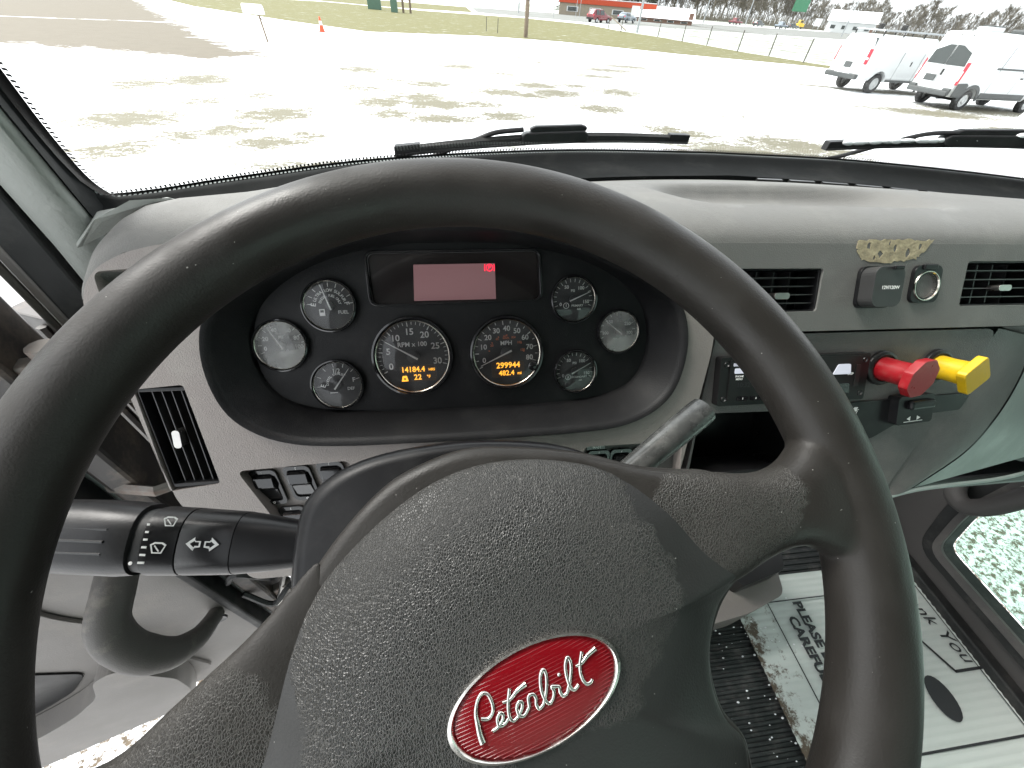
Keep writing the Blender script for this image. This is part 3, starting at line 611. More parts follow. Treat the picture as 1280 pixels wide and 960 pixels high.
def building(name, label, x, y, rz, L, D, H, wall, roofm, gable=0, band=None):
    t = thing(name, label, 'building', at(x, y, 0, rz))
    bev(link('wall', box(0, 0, H/2, L, D, H), wall, t), .03)
    if band: bev(link('fascia', box(0, -.0, H+.30, L+.5, D+.5, .9), band, t), .03)
    if gable:
        pr = [(-D/2-.5, 0), (D/2+.5, 0), (0, gable)]
        o = link('roof', plate(pr, [], -L/2-.5, L/2+.5), roofm, t); o.matrix_local = frame((0, 0, H), (0, 1, 0), (0, 0, 1), (1, 0, 0))
        g = link('gable', plate([(-D/2, 0.02), (D/2, 0.02), (0, gable-.15)], [], L/2+.505, L/2+.56), 'roof_brown', t); g.matrix_local = o.matrix_local
    else: link('roof', box(0, 0, H+.88, L+.3, D+.3, .1), roofm, t)
    for k in range(4):
        xk = -L*.36+k*L*.24
        f = bev(link('window', box(xk, -D/2-.03, H*.5, L*.12, .06, H*.4), 'white_paint', t), .01); link('pane', box(xk, -D/2-.07, H*.5, L*.10, .03, H*.33), 'car_glass', f)
    bev(link('door', box(L*.46, -D/2-.04, 1.05, 1.0, .08, 2.1), 'roof_brown', t), .01)
    return t
building('shop', 'low tan shop with bright orange fascia beyond the road', 39, 132, RAD(-12), 23, 10, 2.3, 'brick', 'snow', 0, 'orange_band')
building('shed', 'low building with snow covered roof and brown gable end', 52, 125, RAD(-20), 13, 9, .8, 'roof_brown', 'snow', 2.0)
building('barn', 'white and cream building with snowy roof beyond the highway', 156, 190, RAD(-38), 16, 11, 3.2, 'white_paint', 'snow', 3.2)
t = thing('yellow_loader', 'small yellow machine at the highway edge', 'machine', at(139, 196))
bev(link('body', box(0, 0, 1.2, 2.6, 1.6, 1.0), 'yellow_machine', t), .1); bev(link('cab', box(-.2, 0, 2.2, 1.2, 1.3, 1.0), 'yellow_machine', t), .08)
link('window', box(-.2, -.66, 2.25, .9, .05, .7), 'car_glass', t)
for x in (-.9, .9): wheel(t, x, 0, .5)
t = sign(144, 193, 2.4, rrect(0, 0, 2.4, 2.2, .05), 'white_paint', 'white notice board beside the yellow machine', legs=(-.9, .9), rz=RAD(-35))
for i, (x, y, sx, h, lb) in enumerate(((-7.03, 74.96, 1.7, 2.0, 'large green utility cabinet on the far grass'), (-4.0, 70.5, .8, 1.7, 'narrow green utility pedestal right of the large cabinet'))):
    t = thing('utility_cabinet', lb, 'cabinet', at(x-3, y), 'green utility cabinets')
    bev(link('cabinet_body', box(0, 0, h/2, sx, .9, h), 'green_box', t), .03); bev(link('lid', box(0, 0, h+.04, sx+.1, 1.0, .1), 'green_box', t), .02)
for i, (x, y, h, lb) in enumerate(((-5.9, 70.7, 1.9, 'brown bollard beside the narrow utility pedestal'), (-5.0, 70.9, 1.6, 'dark short bollard right of the brown one'))):
    tag(link('bollard', lathe([(.14, 0), (.14, h-.05), (.1, h)], 12, cap=True), 'wood'), lb, 'bollard', 'bollards by the utility cabinets').location = (x, y, 0)
for i, (x, y, lb) in enumerate(((3.2, 46.5, 'thin marker stake on the verge left of its twin'), (4.1, 45.2, 'thin marker stake on the verge nearest the timber pole'))):
    tag(link('marker_stake', tube([(0, 0, 0), (.02, 0, .95)], .03, 6), 'post'), lb, 'stake', 'marker stakes on the verge').location = (x, y, 0)
bm = bmesh.new(); bmesh.ops.create_icosphere(bm, subdivisions=4, radius=1)
for v in bm.verts:
    k = 1+.12*math.sin(v.co.x*5+v.co.y*3)+.07*math.sin(v.co.y*9+v.co.z*4); v.co = Vector((v.co.x*2.2*k, v.co.y*1.4*k, max(-.05, v.co.z)*1.05*k))
o = tag(link('snow_bank', bm, 'snow', None, True), 'ploughed heap of snow in front of the high-roof van', 'snow heap'); o.location = (23.9, 14.9, 0)

# ------------------------------------------------------------------ outdoors: trees
def tree_meshes(seed, h, kind):
    r = random.Random(seed); tb = bmesh.new(); cb = bmesh.new()
    if kind == 'fir':
        tube([(0, 0, 0), (0, 0, h)], [.18, .03], 6, tb)
        for k in range(900):
            z = h*(.08+.92*r.random()**1.1); R = (1-z/h)*h*.24+.1; a = r.random()*6.283; d = R*(.35+.65*math.sqrt(r.random()))
            c = Vector((d*math.cos(a), d*math.sin(a), z-.15*d)); q = Vector((math.cos(a), math.sin(a), -.4)); s = Vector((-math.sin(a), math.cos(a), r.uniform(-.3, .3))); l = r.uniform(.35, .7)
            cb.faces.new([cb.verts.new(c+s*.18), cb.verts.new(c+q*l), cb.verts.new(c-s*.18), cb.verts.new(c-q*.25)])
    else:
        def grow(p, d, L, rad, lv):
            q = p+d*L
            if lv <= 1: tube([p, (p+q)/2+Vector((r.uniform(-.1, .1), r.uniform(-.1, .1), 0))*L*.3, q], [rad, rad*.8, rad*.6], 5, tb)
            else:
                s = d.cross(Vector((r.random()-.5, r.random()-.5, r.random()-.5))).normalized()*rad
                cb.faces.new([cb.verts.new(p-s), cb.verts.new(p+s), cb.verts.new(q)])
                s2 = d.cross(s).normalized()*rad; cb.faces.new([cb.verts.new(p-s2), cb.verts.new(p+s2), cb.verts.new(q)])
            if lv >= 4: return
            for k in range((13, 6, 5, 4)[lv]):
                if lv == 0:
                    f = .14+.86*k/12; a_ = r.random()*6.283; nd = Vector((math.cos(a_)*.75, math.sin(a_)*.75, r.uniform(.45, 1.0))).normalized(); LL = L*r.uniform(.26, .42)*(1.15-.55*f)
                else:
                    f = r.uniform(.3, 1.0); nd = (d+Vector((r.uniform(-1, 1), r.uniform(-1, 1), r.uniform(-.1, .9)))*.75).normalized(); LL = L*r.uniform(.45, .68)
                grow(p+d*L*f, nd, LL, rad*.42 if lv < 1 else max(.03, rad*.6), lv+1)
        grow(Vector((0, 0, 0)), Vector((r.uniform(-.06, .06), r.uniform(-.06, .06), 1)).normalized(), h*.86, h*.013, 0)
    a = bpy.data.meshes.new('trunk'); tb.to_mesh(a); tb.free(); c = bpy.data.meshes.new('crown'); cb.to_mesh(c); cb.free()
    a.materials.append(M['bark']); c.materials.append(M['needles' if kind == 'fir' else 'twigs'])
    return a, c
TV = [tree_meshes(s, 10, 'bare') for s in (1, 2, 3, 4, 5)]; FV = [tree_meshes(s, 10, 'fir') for s in (6, 7)]
def tree(x, y, h, variant, label, name, group):
    t = thing(name, label, 'tree', at(x, y, 0, random.uniform(0, 6.28)) @ Matrix.Diagonal((h/10*1.05, h/10*1.05, h/10, 1)), group)
    link('trunk', variant[0], None, t); link('crown', variant[1], None, t)
def polar(az, d): return d*math.sin(RAD(az)), d*math.cos(RAD(az))
rt_ = random.Random(11)
for i in range(150):
    az = 13+i*.282+rt_.uniform(-.3, .3); d = rt_.uniform(262, 300)
    elev = 3.4 if az < 27 else (3.4-(az-27)/7*1.1 if az < 34 else (2.3-(az-34)*.25 if az < 37 else 1.55+.35*math.sin(az*1.3)))
    h = max(4.5, 2.3+d*math.tan(RAD(elev))*rt_.uniform(.75, 1.05)); x, y = polar(az, d)
    tree(x, y, h, TV[i % 5], 'bare grey-brown winter tree in the belt beyond the highway', 'bare_tree', 'bare trees in the belt beyond the highway')
for i, (az, d, h) in enumerate(((18.6, 160, 11), (19.7, 170, 12), (20.6, 165, 11), (13.2, 150, 12), (14.2, 155, 11), (12.2, 152, 11), (21.3, 176, 10))):
    x, y = polar(az, d); tree(x, y, h, FV[i % 2], 'dark evergreen tree behind the low shop roofs', 'evergreen_tree', 'evergreens behind the shop')

bm = bmesh.new()
for k in range(7000):
    az = rt_.uniform(12, 58); d = rt_.uniform(258, 300); x, y = polar(az, d); hh = rt_.uniform(1.5, 5.0); v = Vector((x, y, 0)); lean_ = Vector((rt_.uniform(-.5, .5), rt_.uniform(-.5, .5), hh))
    bm.faces.new([bm.verts.new(v+Vector((-.07, .03, 0))), bm.verts.new(v+Vector((.07, -.03, 0))), bm.verts.new(v+lean_)])
tag(link('undergrowth', bm, 'twigs'), 'leafless undergrowth filling the tree belt beyond the highway', 'undergrowth', kind='stuff')

# ------------------------------------------------------------------ the cab shell
def struct(name, bm, m, bevw=0):
    o = link(name, bm, m); o['kind'] = 'structure'
    if bevw: bev(o, bevw)
    return o
struct('cab_floor', box(.46, -.1, 1.14, 1.76, 1.76, .05), 'floor_rubber', .01)
struct('firewall', box(.46, .80, 1.50, 1.78, .04, .78), 'black', .01)
struct('cab_roof', box(.45, -.35, 2.79, 1.84, 1.30, .05), 'headliner', .02)
ww = plate(rrect(0, 0, 1.84, 1.66, .05), [rrect(.12, .36, 1.25, .62, .06)], -.02, .02)
o = struct('cab_rear_wall', ww, 'headliner'); o.matrix_world = frame((.45, -.98, 1.96), (1, 0, 0), (0, 0, 1), (0, -1, 0))
o = tag(link('rear_window', plate(rrect(.12, .36, 1.24, .61, .06), [], -.004, .004), 'window_glass'), 'cab rear window set in the back wall', 'window'); o['kind'] = 'structure'; o.matrix_world = frame((.45, -.98, 1.96), (1, 0, 0), (0, 0, 1), (0, -1, 0))
struct('cowl', plate([(-.42, .53), (-.1, .66), (.2, .735), (.45, .755), (.7, .735), (1.0, .66), (1.32, .53), (1.32, .9), (-.42, .9)], [], 1.90, 1.94), 'black', .01)

# windshield: glass, trim, printed border
def resample(pts, n):
    P = [Vector(p) for p in pts]; d = [0]
    for a, b in zip(P, P[1:]): d.append(d[-1]+(b-a).length)
    out = []; j = 0
    for i in range(n):
        s = d[-1]*i/(n-1)
        while j < len(P)-2 and d[j+1] < s: j += 1
        t = (s-d[j])/max(1e-9, d[j+1]-d[j]); out.append(P[j].lerp(P[j+1], min(1, max(0, t))))
    return out
def gy(x, z): return .74-.31*(x-.45)**2-.6*(z-2.115)
def mir(p): return (.90-p[0], p[1], p[2])
Lg = [(-.242, .25, 2.69), (-.312, .352, 2.46), (-.357, .420, 2.306), (-.380, .454, 2.230), (-.394, .476, 2.182), (-.404, .498, 2.138), (-.404, .512, 2.115), (-.396, .521, 2.105), (-.360, .540, 2.1035), (-.28, .577, 2.108), (-.103, .641, 2.117), (.174, .714, 2.118), (.45, .741, 2.116)]
glass_path = catmull(Lg, 6)[:-1]+[Vector(mir(p)) for p in reversed(catmull(Lg, 6))]
Li = [(-.258, .24, 2.70), (-.298, .316, 2.47), (-.325, .368, 2.315), (-.341, .398, 2.225), (-.355, .425, 2.14), (-.363, .440, 2.102), (-.352, .446, 2.096), (-.24, .450, 2.100), (-.05, .540, 2.105), (.2, .612, 2.108), (.45, .645, 2.108)]
inner_path = catmull(Li, 6)[:-1]+[Vector(mir(p)) for p in reversed(catmull(Li, 6))]
ws = thing('windshield', 'truck windshield with black trim and dotted printed border', 'windshield', at(0, 0))
def split_resample(path, pivot, n1):
    # keep the two lower corners in step on both paths
    k0 = min(range(len(path)), key=lambda i: (path[i]-Vector(pivot)).length); k1 = min(range(len(path)), key=lambda i: (path[i]-Vector(mir(pivot))).length)
    return resample(path[:k0+1], n1)+resample(path[k0:k1+1], n1*4)[1:]+resample(path[k1:], n1)[1:]
ga = split_resample(glass_path, (-.402, .517, 2.109), 24); ia = split_resample(inner_path, (-.363, .440, 2.102), 24)
rows = []
for f, off in ((0, 0), (.04, .006), (.70, .003), (.80, .009), (.88, .010), (.945, .003), (.975, 0), (1.0, -.001)):
    rows.append([a.lerp(b, f)+Vector((0, -off*.6, off)) for a, b in zip(ia, ga)])
rows.insert(0, [a+Vector((-.03 if a.x < -.33 else .03 if a.x > 1.23 else 0, .012, -.045 if a.z < 2.12 else -.01)) for a in ia])
link('trim', rings_mesh(rows, close=False), 'trim', ws, True)
# glass pane as a grid following the windshield surface
bm = bmesh.new(); G = []
for j in range(9):
    z = 2.095+(2.72-2.095)*j/8; row = []
    for i in range(25):
        fx = i/24; xl = -.405+.29*(z-2.1); xr = .90-xl; x = xl+(xr-xl)*fx; row.append(bm.verts.new((x, gy(x, z)+.006, z)))
    G.append(row)
for a, b in zip(G, G[1:]):
    for i in range(24): bm.faces.new((a[i], a[i+1], b[i+1], b[i]))
link('pane', bm, 'windshield_glass', ws, True)
# printed border: solid band then small teeth towards the clear glass
bm = bmesh.new(); dense = resample(glass_path, 640); c0 = Vector((.45, .5, 2.5))
def inward(i):
    t = (dense[min(i+1, 639)]-dense[max(i-1, 0)]).normalized(); nn = Vector((0, -.86, -.51)); q = t.cross(nn)
    if q.dot(c0-dense[i]) < 0: q = -q
    return q.normalized()
inn = [inward(i) for i in range(640)]
for i in range(639):
    a, b = dense[i], dense[i+1]; qa, qb = inn[i], inn[i+1]; e = Vector((0, .0025, .0015))
    bm.faces.new([bm.verts.new(a+e-qa*.004), bm.verts.new(b+e-qb*.004), bm.verts.new(b+e+qb*.009), bm.verts.new(a+e+qa*.009)])
    m1 = a.lerp(b, .25); m2 = a.lerp(b, .75); e2 = e+Vector((0, .0005, 0))
    bm.faces.new([bm.verts.new(m1+e2+qa*.009), bm.verts.new(m2+e2+qb*.009), bm.verts.new(m2+e2+qb*.0128), bm.verts.new(m1+e2+qa*.0128)])
fr_ = link('printed_border', bm, 'frit', ws); fr_['kind'] = 'stuff'
# bead at the foot of the glass, its highlight painted as pale ribs
bm = bmesh.new()
for i in range(0, 639):
    p, q = dense[i], dense[i+1]; m1 = p.lerp(q, .2); m2 = p.lerp(q, .75); v = Vector(((.45-p.x)*.35, -.6, 0)).normalized(); e = Vector((0, -.003, .0065))
    if p.z < 2.2: bm.faces.new([bm.verts.new(m1+e+v*.0065), bm.verts.new(m2+e+v*.0065), bm.verts.new(m2+e+v*.0005), bm.verts.new(m1+e+v*.0005)])
M['bead'] = mat('bead_highlight_grey', (.30, .33, .32), .5)
bd = link('bead_highlight', bm, 'bead', ws); bd['kind'] = 'stuff'

# A pillar, seal and hinge side of the door opening
zs = [1.95, 2.05, 2.10, 2.14, 2.225, 2.315, 2.47, 2.70]
def ip(z):
    pr = [Vector(p) for p in Li[:6]]; pr = list(reversed(pr))
    if z <= pr[0].z: return pr[0]+(pr[0]-pr[1])*((pr[0].z-z)/(pr[1].z-pr[0].z))
    for a, b in zip(pr, pr[1:]):
        if z <= b.z: return a.lerp(b, (z-a.z)/(b.z-a.z))
    return pr[-1]
rows = []
for z in zs:
    a = ip(z)+Vector((-.002, .0, 0)); k = max(0, z-2.1); b = Vector((-.393-.06*k, .411-.005*k, z)); m = (a+b)/2+Vector((.012, -.012, 0))
    rows.append([a+Vector((-.035, .025, 0)), a, a.lerp(m, .5)+Vector((.004, -.004, 0)), m, m.lerp(b, .6)+Vector((.003, -.004, 0)), b, b+Vector((-.02, .03, 0))])
struct('windshield_pillar', rings_mesh(rows, close=False), 'pillar')
for p in bpy.data.objects['windshield_pillar'].data.polygons: p.use_smooth = True
dj = bpy.data.objects.new('door_jamb', None); COL.objects.link(dj); dj['kind'] = 'structure'
def strip(name, x0, y0, x1, y1, z0, z1, m, depth=.03, lean=.0):
    d = Vector((x1-x0, y1-y0, 0)).normalized(); nb = Vector((-d.y, d.x, 0)); nb = nb if nb.y > 0 else -nb
    rows = []
    for z in (z0, z1):
        k = lean*max(0, z-2.1); off = Vector((-.02*k, 0, 0)); a = Vector((x0, y0, z))+off; b = Vector((x1, y1, z))+off
        rows.append([a, b, b+nb*depth, a+nb*depth])
    return bev(link(name, rings_mesh(rows), m, dj), .003)
strip('rubber_seal', -.396, .413, -.424, .402, 1.15, 2.7, 'rubber', .03, 1)
strip('jamb_flange', -.425, .404, -.4385, .404, 1.15, 2.7, 'jamb_grey', .03, 1)
strip('jamb_gap', -.440, .416, -.450, .416, 1.15, 2.7, 'frit', .03, 1)
strip('jamb_edge', -.4515, .411, -.4605, .408, 1.95, 2.7, 'jamb_grey', .02, 1)
strip('jamb_panel', -.41, .428, -.60, .50, 1.15, 1.97, 'jamb', .04)
for k in range(4):
    x = -.44-.035*k; link('jamb_rib', tube([(x, .435+.0-(x+.41)*.38-.012, 1.2), (x, .435-(x+.41)*.38-.012, 1.96)], .006, 6), 'jamb_grey' if k == 1 else 'jamb', dj)
bev(link('jamb_bracket', box(-.47, .425, 1.90, .05, .02, .06), 'hinge', dj), .004)
for z in (1.88, 1.93): o = link('jamb_bolt', lathe([(.008, 0), (.008, .006), (.005, .008)], 6, cap=True), 'metal', dj); o.matrix_local = frame((-.47, .414, z), (1, 0, 0), (0, 0, 1), (0, -1, 0))
strip('kick_panel', -.36, .44, -.41, .43, 1.15, 2.0, 'jamb', .04)

# driver's door, standing open; local x = -s (towards the hinge), y = up, z = towards the cab
DD = Vector((-.958, -.287, 0)).normalized(); DN = Vector((.287, -.958, 0)).normalized()
door = thing('driver_door', 'open driver door with grey trim panel, pull handle and map pocket', 'door', frame((-.496, .302, 0), -DD, (0, 0, 1), DN))
def dpts(L): return [(-s, z) for s, z in L]
bev(link('inner_panel', plate(rpoly(dpts([(0.012, 1.02), (.012, 2.02), (.95, 2.02), (.95, 1.02)]), .02), [], -.03, 0), 'door', door), .006)
bev(link('outer_skin', plate(dpts([(-.02, .98), (-.02, 2.05), (.97, 2.05), (.97, .98)]), [], -.10, -.032), 'white_paint', door), .01)
bev(link('edge_seal', plate(dpts([(-.006, 1.0), (-.006, 2.04), (.011, 2.04), (.011, 1.0)]), [], -.03, .008), 'rubber', door), .004)
bev(link('hinge_edge', plate(dpts([(-.055, 1.0), (-.055, 2.10), (-.021, 2.10), (-.021, 1.0)]), [], -.09, -.012), 'jamb', door), .006)
# raised main field with a soft vertical step
P = [(.145, 1.10), (.165, 1.35), (.135, 1.42), (.175, 1.56), (.19, 1.98), (.93, 1.98), (.93, 1.10)]
bev(link('raised_field', plate(rpoly(dpts(P), .03), [], .001, .008), 'door', door), .007, 3)
# map pocket
P = [(.176, 1.40), (.150, 1.25), (.165, 1.16), (.20, 1.06), (.90, 1.05), (.90, 1.19), (.45, 1.21), (.366, 1.235), (.308, 1.262), (.250, 1.31), (.215, 1.385)]
bev(link('map_pocket', plate(rpoly(dpts(P), .02), [], .009, .055), 'door', door), .012, 3)
P = [(.30, 1.42), (.262, 1.335), (.315, 1.275), (.37, 1.248), (.45, 1.222), (.88, 1.20), (.88, 1.42)]
bev(link('speaker_grille', plate(rpoly(dpts(P), .02), [], .009, .012), 'black', door), .002)
hp = catmull([(-.03, 1.668, .0), (-.034, 1.662, .05), (-.046, 1.635, .092), (-.048, 1.57, .108), (-.042, 1.49, .098), (-.034, 1.425, .062), (-.03, 1.372, .006)], 6)
link('pull_handle', tube(hp, [.0235-.0000*i if i < 20 else .0235-.0095*min(1, (i-20)/14) for i in range(len(hp))], 14, flat=1.2, upv=(0, 1, 0)), 'handle', door, True)
o = link('handle_screw_cover', lathe([(.015, 0), (.014, .004), (.006, .003)], 16, cap=True), 'frit', door); o.location = (-.028, 1.366, .014)
wf = plate(dpts([(-.02, 2.05), (.12, 2.68), (.95, 2.68), (.97, 2.05)]), [dpts([(.07, 2.08), (.16, 2.63), (.90, 2.63), (.90, 2.08)])], -.08, -.03)
bev(link('window_frame', wf, 'black', door), .006); link('window_pane', plate(dpts([(.07, 2.08), (.16, 2.63), (.90, 2.63), (.90, 2.08)]), [], -.057, -.053), 'windshield_glass', door)
# hinges and check strap
for z in (1.28, 1.97):
    h = part('hinge', door, (.055, z, -.03)); bev(link('hinge_leaf', box(0, 0, 0, .055, .075, .02), 'hinge', h), .004)
    link('hinge_pin', tube([(.03, -.05, .004), (.03, .055, .004)], .012, 10), 'hinge', h); bev(link('hinge_bracket', box(.05, .0, .0, .035, .06, .03), 'jamb', h), .004)
link('check_strap', tube([(.02, 1.80, -.02), (.07, 1.79, .0), (.12, 1.775, -.02)], .011, 6, flat=.5), 'hinge', door)
for k, (z, dz) in enumerate(((1.45, .06), (1.38, -.05), (1.52, .03))):
    link('wiring', tube(catmull([(.02, z, -.01), (.06, z+dz, .012), (.10, z-.02, .0), (.15, z+dz*.5, -.03)], 5), .006, 6), 'rubber', door)
link('latch_rod', tube([(.03, 1.22, .0), (.10, 1.38, -.03)], .006, 6), 'metal', door)

# passenger door
pdr = thing('passenger_door', 'closed passenger door with low rubber-framed window and grab handle', 'door', frame((1.32, 0, 0), (0, 1, 0), (0, 0, 1), (1, 0, 0)))
low = rpoly([(-.52, 1.30), (.285, 1.295), (.322, 1.43), (.318, 1.80), (-.52, 1.80)], [.05, .03, .05, .06, .06])
low_in = low; low_fr = rpoly([(-.56, 1.255), (.315, 1.245), (.37, 1.42), (.365, 1.84), (-.56, 1.84)], [.06, .05, .06, .06, .06])
up_w = rpoly([(-.62, 2.0), (.36, 2.0), (.20, 2.66), (-.62, 2.66)], .04)
bev(link('inner_panel', plate([(-.96, 1.17), (.52, 1.17), (.52, 2.1), (.24, 2.74), (-.96, 2.74)], [low_fr, up_w], -.02, .02), 'pass_door', pdr), .004)
bev(link('window_rubber', plate(low_fr, [low_in], -.034, .0), 'rubber', pdr), .008, 3)
bev(link('window_bead', plate(rpoly([(-.535, 1.28), (.295, 1.272), (.338, 1.425), (.332, 1.815), (-.535, 1.815)], [.06, .04, .06, .06, .06]), [low_in], -.042, -.034), 'dash_dark', pdr), .003)
link('window_pane', plate(low_in, [], .004, .008), 'window_glass', pdr)
link('upper_pane', plate(up_w, [], .004, .008), 'window_glass', pdr)
hp = catmull([(.415, 1.50, -.0), (.40, 1.50, -.05), (.362, 1.468, -.078), (.325, 1.468, -.085), (.30, 1.52, -.085), (.285, 1.62, -.08), (.27, 1.78, -.06), (.26, 1.86, -.01)], 6)
link('grab_handle', tube(hp, .021, 14), 'pass_door', pdr, True)
bev(link('sill_step', box(.0, 1.185, -.035, 1.3, .03, .03), 'rubber', pdr), .004)

# ------------------------------------------------------------------ floor: ribbed mat, paper mat, shift tower
rows = []; y = -.72
prof = []
while y < .62:
    prof += [(y, .0), (y+.0025, .0045), (y+.0075, .0045), (y+.010, .0)]; y += .0155
rows = [[(x, py, 1.1655+pz) for py, pz in prof] for x in (.42, .98, 1.31)]
o = tag(link('rubber_floor_mat', rings_mesh(rows, close=False), 'floor_rubber'), 'black ribbed rubber floor mat littered with snow crumbs', 'floor mat')
M['paper'] = None
def paper_mat():
    m = bpy.data.materials.new('paper_mat'); m.use_nodes = True; n = m.node_tree.nodes; l = m.node_tree.links; b = n['Principled BSDF']; b.inputs['Roughness'].default_value = .75
    tc = n.new('ShaderNodeTexCoord'); sp = n.new('ShaderNodeSeparateXYZ'); l.new(tc.outputs['Object'], sp.inputs[0])
    nz = n.new('ShaderNodeTexNoise'); nz.inputs['Scale'].default_value = 26; nz.inputs['Detail'].default_value = 9; nz.inputs['Roughness'].default_value = .75; l.new(tc.outputs['Object'], nz.inputs['Vector'])
    # boot mud along the driver-side edge (local x small)
    mr = n.new('ShaderNodeMapRange'); mr.inputs[1].default_value = .0; mr.inputs[2].default_value = .17; mr.inputs[3].default_value = .16; mr.inputs[4].default_value = -.12; l.new(sp.outputs[0], mr.inputs[0])
    ad = n.new('ShaderNodeMath'); l.new(nz.outputs[0], ad.inputs[0]); l.new(mr.outputs[0], ad.inputs[1])
    r2 = n.new('ShaderNodeMapRange'); r2.inputs[1].default_value = .60; r2.inputs[2].default_value = .68; l.new(ad.outputs[0], r2.inputs[0])
    mx = n.new('ShaderNodeMix'); mx.data_type = 'RGBA'; l.new(r2.outputs[0], mx.inputs[0]); mx.inputs[6].default_value = (.60, .65, .62, 1); mx.inputs[7].default_value = (.11, .085, .06, 1)
    l.new(mx.outputs[2], b.inputs['Base Color']); return m
PM = paper_mat()
t = thing('paper_floor_mat', 'white paper floor mat printed with please drive carefully and boot mud', 'floor mat', frame((.70, -.36, 1.1715), (1, 0, 0), (0, 1, 0), (0, 0, 1)))
bm = bmesh.new(); nx, ny = 24, 170; Vv = []
for i in range(nx+1):
    row = []
    for j in range(ny+1):
        x = .61*i/nx; y = .655*j/ny; lift = .0012*math.sin(2*math.pi*y/.0155)+.002*math.sin(x*9+y*4); e = max(0, x-.585)
        row.append(bm.verts.new((x, y, lift+e*1.2+.002)))
    Vv.append(row)
for i in range(nx):
    for j in range(ny): bm.faces.new((Vv[i][j], Vv[i+1][j], Vv[i+1][j+1], Vv[i][j+1]))
link('sheet', bm, PM, t, True)
def ink(pts, wd=.004):
    bm = bmesh.new()
    for a, b in zip(pts, pts[1:]):
        a, b = Vector((*a, .0062)), Vector((*b, .0062)); d = (b-a).normalized(); s = Vector((-d.y, d.x, 0))*wd/2
        bm.faces.new([bm.verts.new(a-s-d*wd*.3), bm.verts.new(b-s+d*wd*.3), bm.verts.new(b+s+d*wd*.3), bm.verts.new(a+s-d*wd*.3)])
    return bm
link('printed_line', ink([(.095, .0), (.095, .59), (.56, .59), (.56, .0)], .003), 'paper_ink', t)
link('printed_line', ink([(.0, .27), (.3, .27), (.61, .27)], .0045), 'paper_ink', t)
for s_, xx in (('PLEASE DRIVE', .178), ('CAREFULLY', .142)):
    text(s_, .034, xx, .585 if s_[0] == 'P' else .552, .0064, 'paper_ink', t, RAD(-90), 'LEFT', sx=1.0).data.offset = .0014
o = text('Thank You', .046, .505, .610, .0064, 'paper_ink', t, RAD(-78), 'LEFT'); o.data.shear = .35
link('printed_bracket', ink([(.570, .395), (.49, .395), (.455, .47)], .006), 'paper_ink', t)
for (x, y, a, b_) in ((.225, .44, .026, .043), (.408, .352, .029, .044), (.30, .50, .026, .043)):
    link('printed_footprint', plate([(x+a*math.cos(k*.2618), y+b_*math.sin(k*.2618)) for k in range(24)], [], .0055, .0063), 'paper_ink', t)
bm = bmesh.new(); r_ = random.Random(5)
for k in range(70):
    if k < 45: x, y = r_.uniform(.60, .70), r_.uniform(-.1, .2)
    else: x, y = r_.uniform(.7, .86), r_.uniform(-.1, .25)
    s = r_.uniform(.0006, .0026); bmesh.ops.create_icosphere(bm, subdivisions=1, radius=s, matrix=Matrix.Translation((x, y, 1.174)) @ Matrix.Diagonal((1.6, 1, .6, 1)))
o = tag(link('snow_crumbs', bm, 'snow'), 'crumbs of snow on the floor mats', 'snow', kind='stuff')
t = thing('shift_tower', 'grey lever tower with dark slot beside the steering column', 'shift tower', at(0, 0))
bev(link('cover', plate(rpoly([(.50, .17), (.66, .19), (.775, .222), (.80, .30), (.74, .36), (.5, .36)], .02), [], 1.165, 1.285), 'dash', t), .012)
bev(link('boot', plate(rpoly([(.64, .235), (.77, .262), (.79, .31), (.70, .33), (.62, .29)], .015), [], 1.286, 1.34), 'frit', t), .02)

# ------------------------------------------------------------------ dashboard (local x right, y up the sloping face, z towards the driver)
NC = Vector((0, -.834, .552)).normalized(); VC = Vector((0, NC.z, -NC.y)); P0 = Vector((0, .338, 2.019))
DM = frame(P0, (1, 0, 0), VC, NC); DMI = DM.inverted()
dash = thing('dashboard', 'grey moulded dashboard with air vents, switches and shallow top tray', 'dashboard', DM)
def ang_outline(ctrl, N=144, c=(0, .01)):
    half = catmull([(*p, 0) for p in ctrl], 6)
    pts = [(p.x, p.y) for p in half]+[(-p.x, p.y) for p in reversed(half[1:-1])]
    out = resample([(*p, 0) for p in pts+[pts[0]]], N+1)[:-1]
    return [(p.x, p.y) for p in out]
BEZ = [(0, .122), (.045, .1215), (.095, .112), (.145, .094), (.19, .074), (.222, .054), (.238, .026), (.2405, -.012), (.229, -.050), (.205, -.073), (.17, -.086), (.12, -.0905), (.05, -.0915), (0, -.0918)]
INN = [(0, .112), (.06, .110), (.115, .100), (.155, .086), (.19, .064), (.210, .040), (.217, .008), (.213, -.024), (.198, -.047), (.172, -.060), (.14, -.066), (.08, -.0695), (.04, -.070), (0, -.070)]
bez, inn2 = ang_outline(BEZ), ang_outline(INN)
def grow(o, d):
    n = len(o); out = []
    for i in range(n):
        t = Vector((o[(i+1) % n][0]-o[i-1][0], o[(i+1) % n][1]-o[i-1][1])).normalized(); out.append((o[i][0]-t.y*d*-1*-1, o[i][1]+t.x*d*-1*-1))
    return out
_s = 1 if grow(bez, .01)[0][1] > bez[0][1] else -1
def off(o, d): return grow(o, d*_s)
VENT_L = rpoly([(-.309, -.027), (-.266, -.024), (-.249, -.127), (-.296, -.132)], .004)
SWP = rpoly([(-.232, -.115), (-.124, -.111), (-.119, -.122), (-.118, -.225), (-.175, -.228)], [.008, .008, .004, .004, .004])
SWR = rrect(.190, -.142, .118, .06, .006)
HAZ = rpoly([(-.321, .080), (-.262, .085), (-.262, .035), (-.316, .032)], .008)
